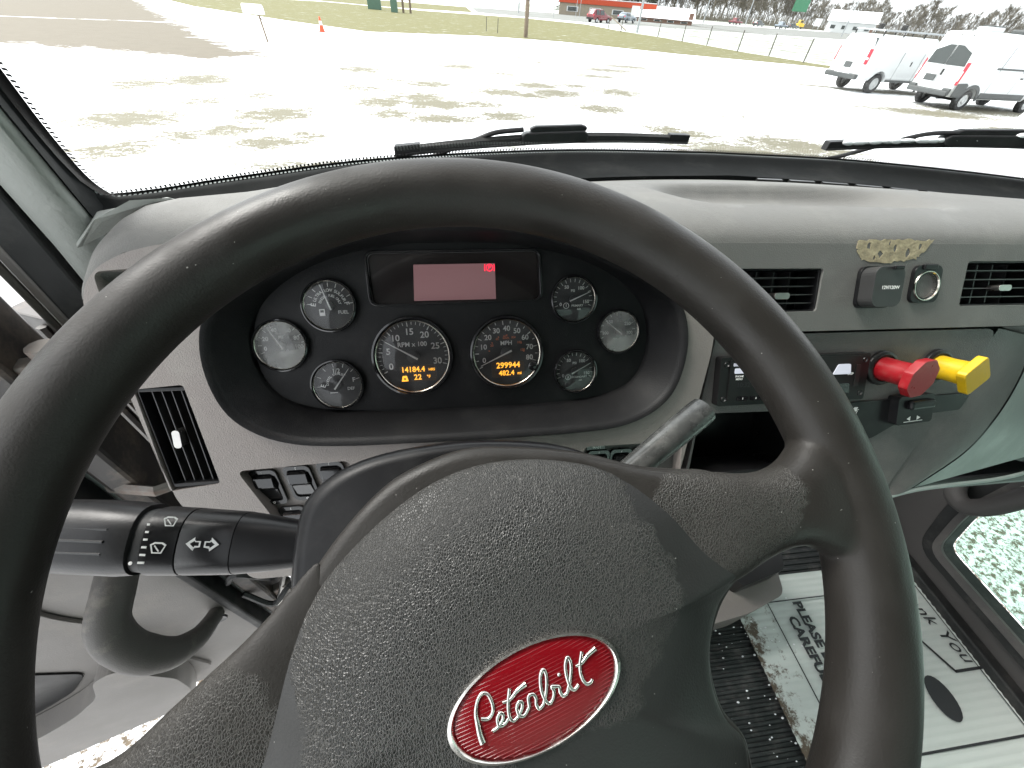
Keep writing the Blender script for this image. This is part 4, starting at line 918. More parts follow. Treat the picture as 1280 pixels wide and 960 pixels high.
face = rpoly([(-.335, .050), (-.329, .070), (-.317, .084), (-.294, .096), (-.266, .103), (-.2, .110), (-.12, .124), (-.05, .134), (.05, .134), (.12, .122), (.18, .110), (.203, .1065), (.2635, .06), (.2775, .028), (.2755, -.01), (.249, -.150), (.235, -.24), (-.235, -.24), (-.292, -.142), (-.314, -.03)], [.01, .01, .01, .01, .02, .03, .03, .03, .03, .03, .02, .003, .01, .01, .01, .01, .01, .01, .01, .01, .01, .01], 4)
bev(link('driver_panel', plate(face, [off(bez, .0025), VENT_L, SWP, SWR, HAZ], .012, .04), 'dash', dash), .0035, 2)
# strip above the radio, with the two vent openings
V2 = rpoly([(.292, .0805), (.4005, .0805), (.3985, .034), (.292, .034)], .004); V3 = rpoly([(.588, .088), (.70, .088), (.70, .037), (.588, .037)], .004)
V4 = rrect(1.0, .062, .11, .05, .004)
bev(link('centre_strip', plate(rpoly([(.2065, .1075), (1.27, .1075), (1.27, .0115), (.281, .0115), (.283, .03), (.2665, .060)], .004, 3), [V2, V3, V4], .012, .0405), 'dash_top', dash), .004, 2)
# radio panel
cub = rpoly([(.272, -.082), (.402, -.084), (.412, -.158), (.395, -.172), (.262, -.170)], .012)
rslot = rrect(.380, -.043, .182, .053, .003)
bev(link('centre_panel', plate(rpoly([(.283, .0085), (.664, .0085), (.548, -.193), (.51, -.26), (.245, -.26)], [.003, .02, .03, .01, .01]), [cub, rslot], .012, .0345), 'dash_dark', dash), .003, 2)
bm = box(.338, -.127, -.06, .17, .12, .004); box(.338, -.066, -.03, .17, .003, .085, bm); box(.338, -.182, -.03, .17, .003, .085, bm); box(.256, -.125, -.03, .003, .12, .085, bm); box(.419, -.125, -.03, .003, .12, .085, bm)
link('storage_cubby', bm, 'black', dash)
bm = box(.77, .055, -.035, 1.02, .13, .004); box(.84, -.13, -.16, .9, .30, .004, bm); link('backing', bm, 'frit', dash)
bev(link('cubby_lip', box(.345, -.163, .005, .13, .006, .05), 'black', dash), .002)
# dash top: swept from the face over to the foot of the windshield with a shallow tray
bm = bmesh.new(); G = []
xs = [-.334+i*(1.61/160) for i in range(161)]
TOPV = [(-.336, .050), (-.329, .070), (-.317, .084), (-.294, .096), (-.266, .103), (-.2, .110), (-.12, .124), (-.05, .134), (.05, .134), (.12, .122), (.18, .110), (.203, .1065), (2, .1065)]
for x in xs:
    ax = abs(x)
    v0 = next(p[1]+(q[1]-p[1])*(x-p[0])/(q[0]-p[0]) for p, q in zip(TOPV, TOPV[1:]) if x <= q[0])
    w0 = .0395
    a = DM @ Vector((x, v0, w0)); yr = .668-.46*(x-.45)**2; zr = 2.100
    prof = []
    a2 = DM @ Vector((x, v0-.012, w0-.02))
    prof.append(a2); prof.append(a)
    zt = a.z+.0185; b = Vector((x, a.y+.058, zt)); c1 = a+VC*.022
    for k in range(1, 10):
        t = k/9; prof.append(a*(1-t)**2+c1*2*t*(1-t)+b*t*t)
    for k in range(1, 41):
        t = k/40; y = b.y+(yr-b.y)*t; z = zt+(zr-zt)*t**1.6
        e2 = (abs(x-.442+.3*(y-.475))/.165)**3+(abs(y-.482)/.062)**3
        dpt = .024/(1+math.exp(min(50, (e2-1)*5))); z -= dpt
        prof.append(Vector((x, y, z)))
    prof.append(prof[-1]+Vector((0, .004, -.02)))
    G.append([DMI @ p for p in prof])
for a, b in zip(G, G[1:]):
    pass
o = link('dash_top', rings_mesh(G, close=False, bm=bm), 'dash_top', dash, True)
o.data.materials[0] = M['dash_top']
# loose corner trim flap at the left pillar
quadp('corner_trim', [DMI @ Vector(p) for p in [(-.372, .408, 2.098), (-.356, .440, 2.122), (-.286, .446, 2.134), (-.272, .430, 2.139), (-.305, .420, 2.137), (-.338, .408, 2.127)]], 'pillar', dash, .006, (0, .3, 1))
# defroster slots near the glass
for k in range(7):
    x = .50+k*.055; y = .618-.45*(x-.45)**2
    q = link('defroster_slot', box(0, 0, 0, .042, .006, .004), 'frit', dash); q.matrix_local = DMI @ (Matrix.Translation((x, y, 2.1165-.0)) @ Matrix.Rotation(-.9*(x-.45), 4, 'Z'))
for (x0, x1) in ((.26, .36), (.60, .84)):
    xm = (x0+x1)/2; q = bev(link('defroster_bezel', box(0, 0, 0, x1-x0, .018, .005), 'dash_dark', dash), .002); q.matrix_local = DMI @ (Matrix.Translation((xm, .632-.45*(xm-.45)**2-.02, 2.112)) @ Matrix.Rotation(-.9*(xm-.45), 4, 'Z'))
# air vents
def vent(name, cx, cy, wd, ht, skew, rows_, cols, label, vertical=False, tab=(0, 0)):
    v = part(name, dash, (cx, cy, .0), 0, label)
    def sk(x, y): return (x-skew*y, y)
    ou = [sk(*p) for p in ((-wd/2, -ht/2), (wd/2, -ht/2), (wd/2, ht/2), (-wd/2, ht/2))]; inr = [(p[0]*.955, p[1]*.93) for p in ou]
    bev(link('frame', plate(ou, [inr], .010, .0385), 'black', v), .0012)
    link('back', plate(ou, [], -.012, -.008), 'frit', v)
    for k in range(1, rows_):
        t = -ht/2+ht*k/rows_
        if vertical:
            xx = -wd/2+wd*k/rows_; pts = [sk(xx-.00045, -ht*.46), sk(xx+.00045, -ht*.46), sk(xx+.00045, ht*.46), sk(xx-.00045, ht*.46)]
        else: pts = [sk(-wd*.475, t-.0006), sk(wd*.475, t-.0006), sk(wd*.475, t+.0006), sk(-wd*.475, t+.0006)]
        link('slat', plate(pts, [], .014, .034), 'slat', v)
    for k in range(1, cols):
        if vertical:
            t = -ht/2+ht*k/cols; pts = [sk(-wd*.475, t-.0006), sk(wd*.475, t-.0006), sk(wd*.475, t+.0006), sk(-wd*.475, t+.0006)]
        else:
            xx = -wd/2+wd*k/cols; pts = [sk(xx-.0008, -ht*.46), sk(xx+.0008, -ht*.46), sk(xx+.0008, ht*.46), sk(xx-.0008, ht*.46)]
        link('vane', plate(pts, [], .0, .020), 'slat', v)
    tb = plate(rrect(tab[0], tab[1], .007 if vertical else .018, .018 if vertical else .007, .003), [], .030, .042)
    bev(link('tab', tb, 'metal', v), .0015)
    return v
vent('air_vent', -.2785, -.0775, .0430, .102, .145, 5, 6, 'tall vent in the left end of the dash', True, (-.001, 0))
vent('air_vent', .3465, .0572, .107, .0465, 0, 5, 5, 'wide vent left of the round socket', False, (.006, -.006))
vent('air_vent', .644, .0625, .111, .051, 0, 5, 5, 'wide vent right of the round socket', False, (.002, -.005))
vent('air_vent', 1.0, .062, .109, .05, 0, 5, 5, 'far passenger side vent', False, (0, 0))
hz = part('side_demister', dash, (-.290, .058, .0)); link('back', plate([(-.031, -.026), (.028, -.023), (.028, .027), (-.031, .022)], [], .013, .016), 'black', hz)
for k in range(3): bev(link('louvre', box(-.018+k*.014, 0, .026, .008, .036, .012, None, Matrix.Rotation(.6, 3, 'Y')), 'pillar', hz), .001)
# power cap and socket
pc = part('power_port_cap', dash, (.4665, .0595, .0405))
bev(link('cap_base', plate(rrect(0, 0, .046, .046, .008), [], -.002, .004), 'black', pc), .001)
bev(link('cap', plate(rrect(-.004, 0, .037, .043, .009), [], .004, .020), 'cap', pc), .004, 3)
bev(link('cap_tab', box(.002, .020, .0225, .012, .004, .003), 'black', pc), .001)
text('12V/120W', .0050, -.004, -.001, .0222, 'white', pc)
sk_ = part('lighter_socket', dash, (.532, .0625, .0405))
bev(link('socket_plate', plate(rrect(0, 0, .037, .042, .008), [circ(0, -.002, .0135)], -.002, .004), 'black', sk_), .0012)
o = link('socket_ring', lathe([(.0135, .002), (.0158, .0052), (.0165, .0052), (.0172, .003)], 36), 'chrome', sk_, True); o.location = (0, -.002, 0)
o = link('socket_tube', lathe([(.0135, .004), (.0128, -.03)], 36), 'metal', sk_, True); o.location = (0, -.002, 0)
o = link('socket_floor', plate(circ(0, -.002, .0133), [], -.032, -.03), 'frit', sk_)
bev(link('socket_latch', box(0, .019, .004, .018, .006, .004), 'black', sk_), .0012)
# glue left from a torn label
r_ = random.Random(9); pts = []
top = [(.437, .1095), (.455, .1115), (.475, .1105), (.497, .112), (.517, .1105), (.536, .1115)]; bot = [(.524, .098), (.515, .0905), (.500, .0885), (.480, .0865), (.462, .0865), (.446, .0895), (.4385, .098)]
for a, b in zip(top+bot, (top+bot)[1:]+[top[0]]):
    for k in range(5):
        t = k/5; pts.append((a[0]+(b[0]-a[0])*t+r_.uniform(-.0012, .0012), a[1]+(b[1]-a[1])*t+r_.uniform(-.0012, .0012)))
holes = []
for (hx, hy, hr) in ((.452, .1045, .0025), (.468, .096, .003), (.486, .1015, .0022), (.503, .097, .003), (.518, .1045, .0022), (.478, .107, .0016), (.461, .0915, .0016)):
    holes.append([(hx+hr*(1+.4*r_.uniform(-1, 1))*math.cos(k*.785), hy+hr*1.6*(1+.4*r_.uniform(-1, 1))*math.sin(k*.785)) for k in range(8)])
link('label_glue', plate(pts, holes, .0406, .0411), 'tape', dash)
# switches
def rocker(parent, x, y, z, wd=.027, ht=.039, skew=.25, lab='', flip=0):
    r = part('rocker_switch', parent, (x, y, z))
    def q(l): return [(a-skew*b, b) for a, b in l]
    bev(link('switch_bezel', plate(q(rrect(0, 0, wd, ht, .005)), [q(rrect(0, 0, wd*.78, ht*.80, .004))], 0, .004), 'gloss', r), .001)
    prof = [(ht*.39, .0015), (ht*.30, .0075), (ht*.05, .0095), (-ht*.02, .006), (-ht*.39, .002), (-ht*.39, -.006), (ht*.39, -.006)]
    if flip: prof = [(-a, b) for a, b in prof]
    rows = [[(sx*wd*.37-skew*a, a, b) for a, b in prof] for sx in (-1, 1)]
    bev(link('rocker', rings_mesh(rows), 'gloss', r), .001)
    text('I', .0038, -skew*ht*.44, ht*.445, .0042, 'white', r); text('O', .0034, skew*ht*.44, -ht*.445, .0042, 'white', r)
    if lab: text(lab, .0036, 0, -.001, .0088, 'white', r)
sp_ = part('switch_panel', dash, (0, 0, 0)); link('panel_plate', plate(off(SWP, -.0001) if False else SWP, [], .020, .024), 'dash', sp_)
for (x, y, lb) in ((-.211, -.1405, 'FAN'), (-.177, -.138, 'LAMP'), (-.143, -.1355, 'MIRR'), (-.187, -.184, 'FOG'), (-.153, -.182, 'PTO')): rocker(dash, x, y, .0245, lab='')
sq = part('switch_panel', dash, (0, 0, 0)); link('panel_plate', plate(SWR, [], .020, .024), 'dash_dark', sq)
for (x, y) in ((.152, -.142), (.180, -.142), (.208, -.142)): rocker(dash, x, y, .0245, skew=-.05)
bev(link('maker_badge', plate(rrect(.150, -.119, .022, .006, .001), [], .0245, .026), 'gloss', dash), .0006); text('MAN', .0045, .151, -.119, .0263, 'white', dash)
# lower right: small black panel, switch and flow lever, glovebox
bev(link('lower_trim', plate(rpoly([(.438, -.078), (.640, -.072), (.628, -.094), (.556, -.098), (.505, -.125), (.452, -.128)], .004), [], .0346, .0375), 'black', dash), .001)
sb = part('axle_switch', dash, (.548, -.087, .0376), RAD(4)); bev(link('switch_body', plate(rrect(0, 0, .050, .036, .004), [], -.004, .010), 'black', sb), .002)
bev(link('rocker', box(.004, .007, .012, .034, .011, .008), 'black', sb), .003); text('◄     ►', .006, -.002, -.011, .0103, 'white', sb); bev(link('mark', box(-.002, -.0145, .0102, .026, .0008, .0004), 'white', sb), .0001)
bev(link('mark', plate(rpoly([(.458, -.112), (.463, -.112), (.478, -.083), (.473, -.083)], .001), [], .0376, .0382), 'white', dash), .0002)
text('DIFF LOCK', .0062, .470, -.098, .0386, 'white', dash, RAD(62))
fl = part('flow_lever', dash, (.500, -.205, .0346)); bev(link('lever_slot', plate(rrect(0, 0, .034, .05, .004), [], -.002, .003), 'frit', fl), .001)
for k in (-1, 0, 1): bev(link('lever_tooth', box(0, k*.013, .008, .026, .004, .010), 'gloss', fl), .001)
def patch(name, A, B, m, n=10, bulge=.0):
    A = catmull(A, n); B = catmull(B, n); bm = bmesh.new(); rows = []
    for k in range(7):
        t = k/6; rows.append([a.lerp(b, t)+Vector((0, 0, bulge*math.sin(math.pi*t))) for a, b in zip(A, B)])
    return link(name, rings_mesh(rows, close=False, bm=bm), m, dash, True)
E1 = [(.664, .0085, .034), (.632, -.048, .0335), (.590, -.120, .033), (.548, -.193, .032), (.537, -.212, .030)]
E2 = [(.760, -.010, .012), (.746, -.060, .016), (.717, -.112, .020), (.672, -.160, .024), (.592, -.203, .030)]
patch('console_side', E1, E2, 'dash_dark', 8, .006)
E2b = [(p[0]+.005, p[1]-.001, p[2]-.001) for p in E2]
patch('groove', E2, [(p[0]+.004, p[1]-.001, p[2]-.006) for p in E2], 'frit', 8)
E3 = [(1.27, -.010, -.10), (1.27, -.06, -.10), (1.27, -.10, -.11), (1.27, -.16, -.13), (1.27, -.235, -.15)]
patch('glovebox_door', E2b, E3, 'glove', 8, .0)
bt = tube(catmull([(.540, -.213, .034), (.592, -.206, .032), (.66, -.207, .025), (.80, -.214, .004), (1.0, -.222, -.05), (1.27, -.237, -.15)], 5), .0028, 6)
link('glovebox_lip', bt, 'glove', dash, True)
patch('upper_passenger_panel', [(.6645, .0105, .036), (.9, .0105, .036), (1.27, .0105, .036)], [(.760, -.010, .012), (.95, -.010, -.03), (1.27, -.010, -.10)], 'dash_dark', 8)
bev(link('knee_panel', box(-.0, -.30, -.06, .46, .13, .10), 'dash_dark', dash), .02)
bev(link('under_tray', box(.60, -.27, -.16, .9, .02, .16), 'frit', dash), .006)

# ------------------------------------------------------------------ instrument cluster
cl = thing('instrument_cluster', 'black arched instrument cluster with eight gauges and message display', 'instrument cluster', DM)
R = [off(bez, .002), off(bez, .0035), off(bez, .002), off(bez, -.002), off(bez, -.005)]; Z = [.038, .0425, .0455, .0445, .040]
rows = [[(p[0], p[1], z) for p in r] for r, z in zip(R, Z)]
bo = off(bez, -.0055)
for t in (.0, .25, .6, .88, .97, 1.0):
    rows.append([(a[0]+(b[0]-a[0])*t, a[1]+(b[1]-a[1])*t, .0385*(1-t)**1.0+.0005+(.002 if .85 < t < .99 else 0)) for a, b in zip(bo, inn2)])
link('hood', rings_mesh(rows, caps=False), 'cluster', cl, True)
DW = rpoly([(-.096, .1005), (.086, .1035), (.0885, .052), (-.094, .0485)], .008)
gpos = [(-.137, .048, .0275, 'fuel'), (-.190, .0075, .0275, 'oil'), (-.137, -.037, .0275, 'def'), (-.055, -.0085, .0435, 'tach'), (.0495, -.0075, .0415, 'mph'), (.1265, .051, .0265, 'air1'), (.181, .0135, .0255, 'right'), (.130, -.032, .0255, 'air2')]
bev(link('face_panel', plate(off(inn2, .001), [DW]+[circ(x, y, r*.93, 40) for x, y, r, k in gpos], -.003, .0005), 'cluster', cl), .0004)
dw = part('message_display', cl, (0, 0, 0))
bev(link('display_frame', plate(off(DW, .0012) if False else rpoly([(-.0985, .1028), (.0885, .1058), (.091, .0500), (-.0965, .0462)], .010), [DW], .0, .0032), 'gloss', dw), .0012)
link('window', plate(DW, [], -.006, -.0035), 'screen_gloss', dw)
link('screen', plate([(-.049, .0895), (.0385, .0908), (.0390, .0525), (-.0505, .0515)], [], -.0033, -.0027), 'screen', dw)
ic = link('brake_warning', plate(circ(.0325, .0862, .0040, 20), [circ(.0325, .0862, .0031, 20)], -.0026, -.0022), 'red_light', dw)
text('P', .0056, .0325, .0862, -.0024, 'red_light', dw)
for s in (-1, 1): link('brake_warning', plate([(.0325+s*a, .0862+b) for a, b in ((.0046, -.0036), (.0054, -.0038), (.0058, 0), (.0054, .0038), (.0046, .0036), (.0050, 0))][::s], [], -.0026, -.0022), 'red_light', dw)
def needle(g, ang, L, tail, z=.0042, wd=.0013, hub=.006):
    a = RAD(ang); d = Vector((math.cos(a), math.sin(a))); s = Vector((-d.y, d.x))
    pts = [d*L+s*wd*.25, d*L-s*wd*.25, -d*tail-s*wd*.8, -d*tail+s*wd*.8]
    link('needle', plate([tuple(p) for p in pts], [], z, z+.0008), 'needle', g)
    link('needle_hub', lathe([(hub, .001), (hub, .0035), (hub*.8, .0042-.0002)], 24, cap=True), 'hub', g, True)
def ticks(g, r0, r1, a0, a1, n, wd, z=.0004, m='white', name='scale_marks'):
    bm = bmesh.new()
    for k in range(n):
        a = RAD(a0+(a1-a0)*k/(n-1)); d = Vector((math.cos(a), math.sin(a), 0)); s = Vector((-d.y, d.x, 0))*wd/2; zz = Vector((0, 0, z))
        bm.faces.new([bm.verts.new(d*r0-s+zz), bm.verts.new(d*r1-s+zz), bm.verts.new(d*r1+s+zz), bm.verts.new(d*r0+s+zz)])
    link(name, bm, m, g)
def arc_text(g, s, r, a0, step, size, z=.0005, m='white'):
    for i, ch in enumerate(s):
        if ch == ' ': continue
        a = a0-i*step; text(ch, size, r*math.cos(RAD(a)), r*math.sin(RAD(a)), z, m, g, RAD(a-90))
def num(g, s, r, a, size, z=.0005, m='white'): text(s, size, r*math.cos(RAD(a)), r*math.sin(RAD(a)), z, m, g)
GL = {'fuel': 'fuel gauge at upper left', 'oil': 'oil pressure gauge at far left, pale with painted glare', 'def': 'exhaust fluid gauge at lower left', 'tach': 'large tachometer with amber hour meter', 'mph': 'large speedometer with amber odometer', 'air1': 'primary air pressure gauge at upper right', 'right': 'temperature gauge at far right, pale with painted glare', 'air2': 'secondary air pressure gauge at lower right'}
for (x, y, r, k) in gpos:
    g = part('gauge', cl, (x, y, .0), RAD(1.5), GL[k])
    link('gauge_bezel', lathe([(r*.93, -.003), (r*1.0, -.002), (r*1.03, .002), (r*1.0, .0068), (r*.955, .0072), (r*.93, .005), (r*.915, .002)], 56), 'gloss', g, True)
    link('bright_ring', lathe([(r*.925, .0035), (r*.915, .0056), (r*.895, .0050), (r*.882, .0022)], 56), 'chrome', g, True)
    link('dial', plate(circ(0, 0, r*.9, 48), [], -.0045, -.0002 if r > .03 else -.0002), 'dial', g)
    if k == 'tach':
        ticks(g, r*.80, r*.865, 208, -16, 31, .0006); ticks(g, r*.76, r*.865, 208, -16, 7, .0010)
        for i, s in enumerate(('0', '5', '10', '15', '20', '25', '30')): num(g, s, r*.62, 203-i*36.2, .0098)
        text('RPM x 100', .0072, 0, r*.30, .0005, 'white', g)
        lp = part('trip_window', g) if False else g
        link('lcd_window', plate(rrect(.004, -.0195, .040, .0185, .003), [], .0001, .0006), 'lcd_back', g)
        text('14184.4', .0086, -.0015, -.0150, .0008, 'lcd', g, 0, 'CENTER', 'lcd_digits', .95); text('HRS', .0040, .0190, -.0158, .0008, 'lcd', g, 0, 'CENTER', 'lcd_digits'); text('22', .0086, .0030, -.0240, .0008, 'lcd', g, 0, 'CENTER', 'lcd_digits'); text('°F', .0050, .0150, -.0240, .0008, 'lcd', g, 0, 'CENTER', 'lcd_digits')
        bm = plate(rpoly([(-.0150, -.0278), (-.0075, -.0278), (-.0090, -.0215), (-.0135, -.0215)], .0006), [circ(-.01125, -.0250, .0012, 8)], .0006, .0009); link('lcd_symbol', bm, 'lcd', g)
        needle(g, 148, r*.78, .006, hub=.0068)
    elif k == 'mph':
        ticks(g, r*.80, r*.865, 208, -18, 17, .0007); ticks(g, r*.76, r*.865, 208, -18, 9, .0010)
        for i in range(9): num(g, str(i*10), r*.655, 190-i*25.6 if i else 197, .0082)
        for i, s in enumerate(('20', '40', '60', '80', '100', '120')): num(g, s, r*.45, 152-i*29, .0036, m='orange')
        ticks(g, r*.46, r*.50, 172, 2, 7, .0012, m='orange', name='inner_marks')
        text('km/h', .0036, 0, r*.40, .0005, 'orange', g); text('MPH', .0068, 0, r*.26, .0005, 'white', g)
        link('lcd_window', plate(rrect(.001, -.0195, .038, .0185, .003), [], .0001, .0006), 'lcd_back', g)
        text('299944', .0092, .0012, -.0148, .0008, 'lcd', g, 0, 'CENTER', 'lcd_digits'); text('482.4', .0082, -.0010, -.0238, .0008, 'lcd', g, 0, 'CENTER', 'lcd_digits'); text('mi', .0050, .0140, -.0244, .0008, 'lcd', g, 0, 'CENTER', 'lcd_digits')
        o = link('trip_button', lathe([(.0052, 0), (.0052, .006), (.0042, .0068)], 24, cap=True), 'gloss', g, True); o.location = (r*.70, -r*.40, 0)
        needle(g, 204, r*.80, .006, hub=.0068)
    elif k == 'fuel':
        ticks(g, r*.70, r*.85, 175, 5, 9, .0007); text('E', .0070, -.0165, .0012, .0005, 'white', g, RAD(80)); text('F', .0070, .0168, .0016, .0005, 'white', g, RAD(-80))
        arc_text(g, 'ULTRA LOW SULFUR', r*.57, 158, 9.3, .0044); arc_text(g, 'DIESEL FUEL ONLY', r*.37, 158, 9.8, .0036)
        text('FUEL', .0050, .0125, -.0075, .0005, 'white', g)
        link('pump_symbol', plate([(-.0118, -.0105), (-.0062, -.0105), (-.0062, -.0035), (-.0118, -.0035)], [[(-.0108, -.0070), (-.0072, -.0070), (-.0072, -.0045), (-.0108, -.0045)]], .0001, .0005), 'white', g)
        needle(g, 107, r*.80, .005, wd=.0010, hub=.0045)
    elif k == 'oil':
        ticks(g, r*.72, r*.86, 200, -15, 11, .0006)
        for s, a in (('0', 190), ('20', 155), ('40', 110), ('60', 62), ('80', 24), ('100', -8)): num(g, s, r*.62, a, .0060)
        text('OIL PRESS', .0044, .006, -.0085, .0005, 'white', g); text('PSI', .004, 0, .008, .0005, 'white', g); needle(g, 118, r*.80, .005, wd=.0010, hub=.0045)
    elif k == 'def':
        ticks(g, r*.70, r*.85, 185, 15, 7, .0007); text('1/2', .0066, -.001, .0150, .0005, 'white', g); text('E', .0070, -.0160, -.0010, .0005, 'white', g, RAD(70)); text('F', .0070, .0165, .0040, .0005, 'white', g)
        arc_text(g, 'DIESEL EXHAUST', r*.42, 178, 9.5, .0036); text('DEF', .0046, .0125, -.0055, .0005, 'white', g); needle(g, 52, r*.80, .006, wd=.0011, hub=.0045)
        link('fluid_symbol', plate([(-.010, -.0095), (-.002, -.0095), (-.002, -.0088), (-.010, -.0088)], [], .0001, .0005), 'white', g)
    elif k == 'right':
        ticks(g, r*.72, r*.86, 200, -15, 11, .0006)
        for s, a in (('100', 185), ('150', 130), ('250', 35), ('300', -8)): num(g, s, r*.58, a, .0052)
        text('OIL TEMP', .0040, .003, -.009, .0005, 'white', g); needle(g, 140, r*.80, .005, wd=.0010, hub=.0045)
    else:
        ticks(g, r*.72, r*.86, 200, -20, 16, .0006)
        for s, a in (('0', 200), ('50', 118), ('100', 52), ('150', -12)): num(g, s, r*.58, a, .0052)
        text('PSI', .0040, 0, .0095, .0005, 'white', g); text('1' if k == 'air1' else '2', .0046, -.0080, -.0068, .0005, 'white', g)
        link('circuit_symbol', plate(circ(-.0080, -.0068, .0034, 16), [circ(-.0080, -.0068, .0028, 16)], .0001, .0005), 'white', g)
        text('PRIMARY' if k == 'air1' else 'SECONDARY', .0034, .0050, -.0072, .0005, 'white', g); text('AIR', .0030, .007, -.0112, .0005, 'white', g)
        needle(g, 22 if k == 'air1' else 27, r*.80, .005, wd=.0010, hub=.0045)
    gg = link('cover_glass', lathe([(r*.90, .0048), (r*.6, .0062), (r*.3, .0068), (.0005, .007)], 40), 'gauge_glass_glare' if k in ('oil', 'right') else 'gauge_glass', g, True)

# ------------------------------------------------------------------ radio and air valves
rd = thing('car_radio', 'black single-slot radio with bluetooth key and card slot', 'radio', DM @ Matrix.Translation((.380, -.043, .0345)))
bev(link('case', plate(rrect(0, 0, .190, .056, .003), [], -.03, .010), 'radio', rd), .003)
bev(link('front_glass', plate(rrect(0, .0015, .168, .048, .003), [], .0101, .0114), 'radio', rd), .0008)
for x in (-.088, .088):
    for y in (-.020, .020): o = link('screw_hole', lathe([(.0030, .0100), (.0026, .0112), (.0018, .0102)], 14, cap=True), 'frit', rd); o.location = (x, y, 0)
text('⚡' if False else 'Bluetooth', .0048, -.071, .0195, .0117, 'lit', rd)
bev(link('phone_key', plate(rrect(-.0715, .0125, .014, .006, .001), [], .0115, .0119), 'lit', rd), .0002)
text('PHONE', .0030, -.072, .0062, .0117, 'white', rd); text('MENU', .0030, -.072, .0030, .0117, 'white', rd)
text('10:32', .0075, -.066, -.004, .0117, 'dial', rd)
for k in range(6): bev(link('preset_key', plate(rrect(-.066+k*.0165, -.0195, .013, .0050, .001), [], .0115, .0128), 'gloss', rd), .0005); text(str(k+1), .0032, -.066+k*.0165, -.0195, .0130, 'white', rd)
for (x, y, a) in ((.058, .010, 1), (.060, -.013, 0)): bev(link('mode_key', plate(rpoly([(x-.012, y-.006), (x+.012, y-.006), (x+.010, y+.006), (x-.006, y+.006)], .002), [], .0115, .0122), 'lit' if a else 'gloss', rd), .0004)
text('DISP', .0038, .070, .004, .0117, 'white', rd)
bev(link('card_slot', plate(rrect(.079, .002, .006, .026, .001), [], .0115, .0122), 'frit', rd), .0003)
def valve(name, label, bx, by, tip, face_r, n, m, rot, ry=1.0):
    t = thing(name, label, 'brake knob', DM @ Matrix.Translation((bx, by, .0346)), 'air brake knobs')
    bev(link('valve_collar', lathe([(.021, -.002), (.021, .004), (.0165, .006), (.015, .004)], 28, cap=True), 'frit', t), .001)
    tip = Vector(tip); link('stem', tube([(0, 0, 0), tip*.5, tip], [.0145, .0138, .0145], 16), m, t, True)
    d = tip.normalized(); q = d.to_track_quat('Z', 'Y').to_matrix().to_4x4()
    pts = [(face_r*math.cos(RAD(rot+360*k/n)), ry*face_r*math.sin(RAD(rot+360*k/n))) for k in range(n)]
    f = link('knob_face', plate(rpoly(pts, .0022 if n > 4 else .0045, 2), [], 0, .009), m, t); f.matrix_local = Matrix.Translation(tip) @ q; bev(f, .0025, 3)
    return t
valve('air_brake_knob', 'red octagonal air brake knob pulled out beside the yellow one', .503, -.0355, (.005, -.005, .033), .0245, 8, 'knob_red', 22.5, .86)
valve('air_brake_knob', 'yellow square air brake knob pulled out at the right', .5815, -.036, (.004, -.005, .030), .0245, 4, 'knob_yellow', 45)

# ------------------------------------------------------------------ steering column
WC = Vector((.0018, .0707, 2.1022)); WN = Vector((0, -.525, .851)).normalized(); WB = WN.cross(Vector((1, 0, 0)))
CM = frame(WC, (1, 0, 0), WB, WN)
col = thing('steering_column', 'black steering column shroud behind the wheel', 'steering column', CM)
def shroud(outline_top, zs_, m, name):
    rows = []
    for z, s in zs_: rows.append([(p[0]*s, -.02+(p[1]+.02)*s, z) for p in outline_top])
    return link(name, rings_mesh(rows), m, col, True)
so_ = [(p.x, p.y) for p in catmull([(.0, .066, 0), (-.045, .0625, 0), (-.075, .055, 0), (-.095, .042, 0), (-.104, .024, 0), (-.106, -.02, 0), (-.10, -.07, 0), (-.06, -.10, 0), (0, -.105, 0), (.06, -.10, 0), (.10, -.07, 0), (.106, -.02, 0), (.103, .024, 0), (.093, .043, 0), (.074, .055, 0), (.045, .0625, 0)], 4, True)]
shroud(so_, [(-.043, .90), (-.044, .955), (-.048, .985), (-.056, 1.0), (-.078, 1.01)], 'black', 'upper_shroud')
shroud(so_, [(-.080, .985), (-.081, 1.005), (-.10, 1.01), (-.19, .9), (-.26, .6)], 'black', 'lower_shroud')
bm = tube([(0, 0, -.06), (0, -.01, -.02)], .035, 20); link('shaft', bm, 'metal', col, True)
# stalk
st = thing('turn_signal_stalk', 'black turn signal and wiper stalk with white arrows', 'stalk', CM @ Matrix.Translation((-.105, .010, -.062)))
X = Vector((-1, .115, 0)).normalized(); Yv = Vector((X.y, -X.x, 0)); 
SM = frame((0, 0, 0), -X, Yv if Yv.y > 0 else -Yv, (0, 0, 1))
def spart(name, secs, m, bevel=0):
    rows = []
    for (x, ry, rz_, cy) in secs:
        rows.append([Vector((-x, cy+ry*(abs(math.cos(a))**.75)*math.copysign(1, math.cos(a)), rz_*(abs(math.sin(a))**.75)*math.copysign(1, math.sin(a)))) for a in [2*math.pi*k/28 for k in range(28)]])
    o = link(name, rings_mesh(rows), m, st, True); o.matrix_local = SM; return o
spart('lever', [(-.02, .0110, .010, -.001), (-.004, .0124, .0110, -.001), (.008, .0143, .0126, -.001), (.020, .0160, .0139, -.001), (.0331, .0174, .0150, -.001)], 'black')
spart('switch_collar', [(.0333, .0171, .0147, -.001), (.0336, .0176, .0151, -.001), (.0612, .0186, .0159, -.001), (.0616, .0182, .0155, -.001)], 'black')
spart('wiper_ring', [(.0618, .0182, .0155, -.001), (.0621, .0187, .0160, -.001), (.0798, .0190, .0163, -.001), (.0802, .0184, .0158, -.001)], 'black')
spart('ring_gap', [(.0803, .0176, .0150, -.001), (.0862, .0176, .0150, -.001)], 'rubber')
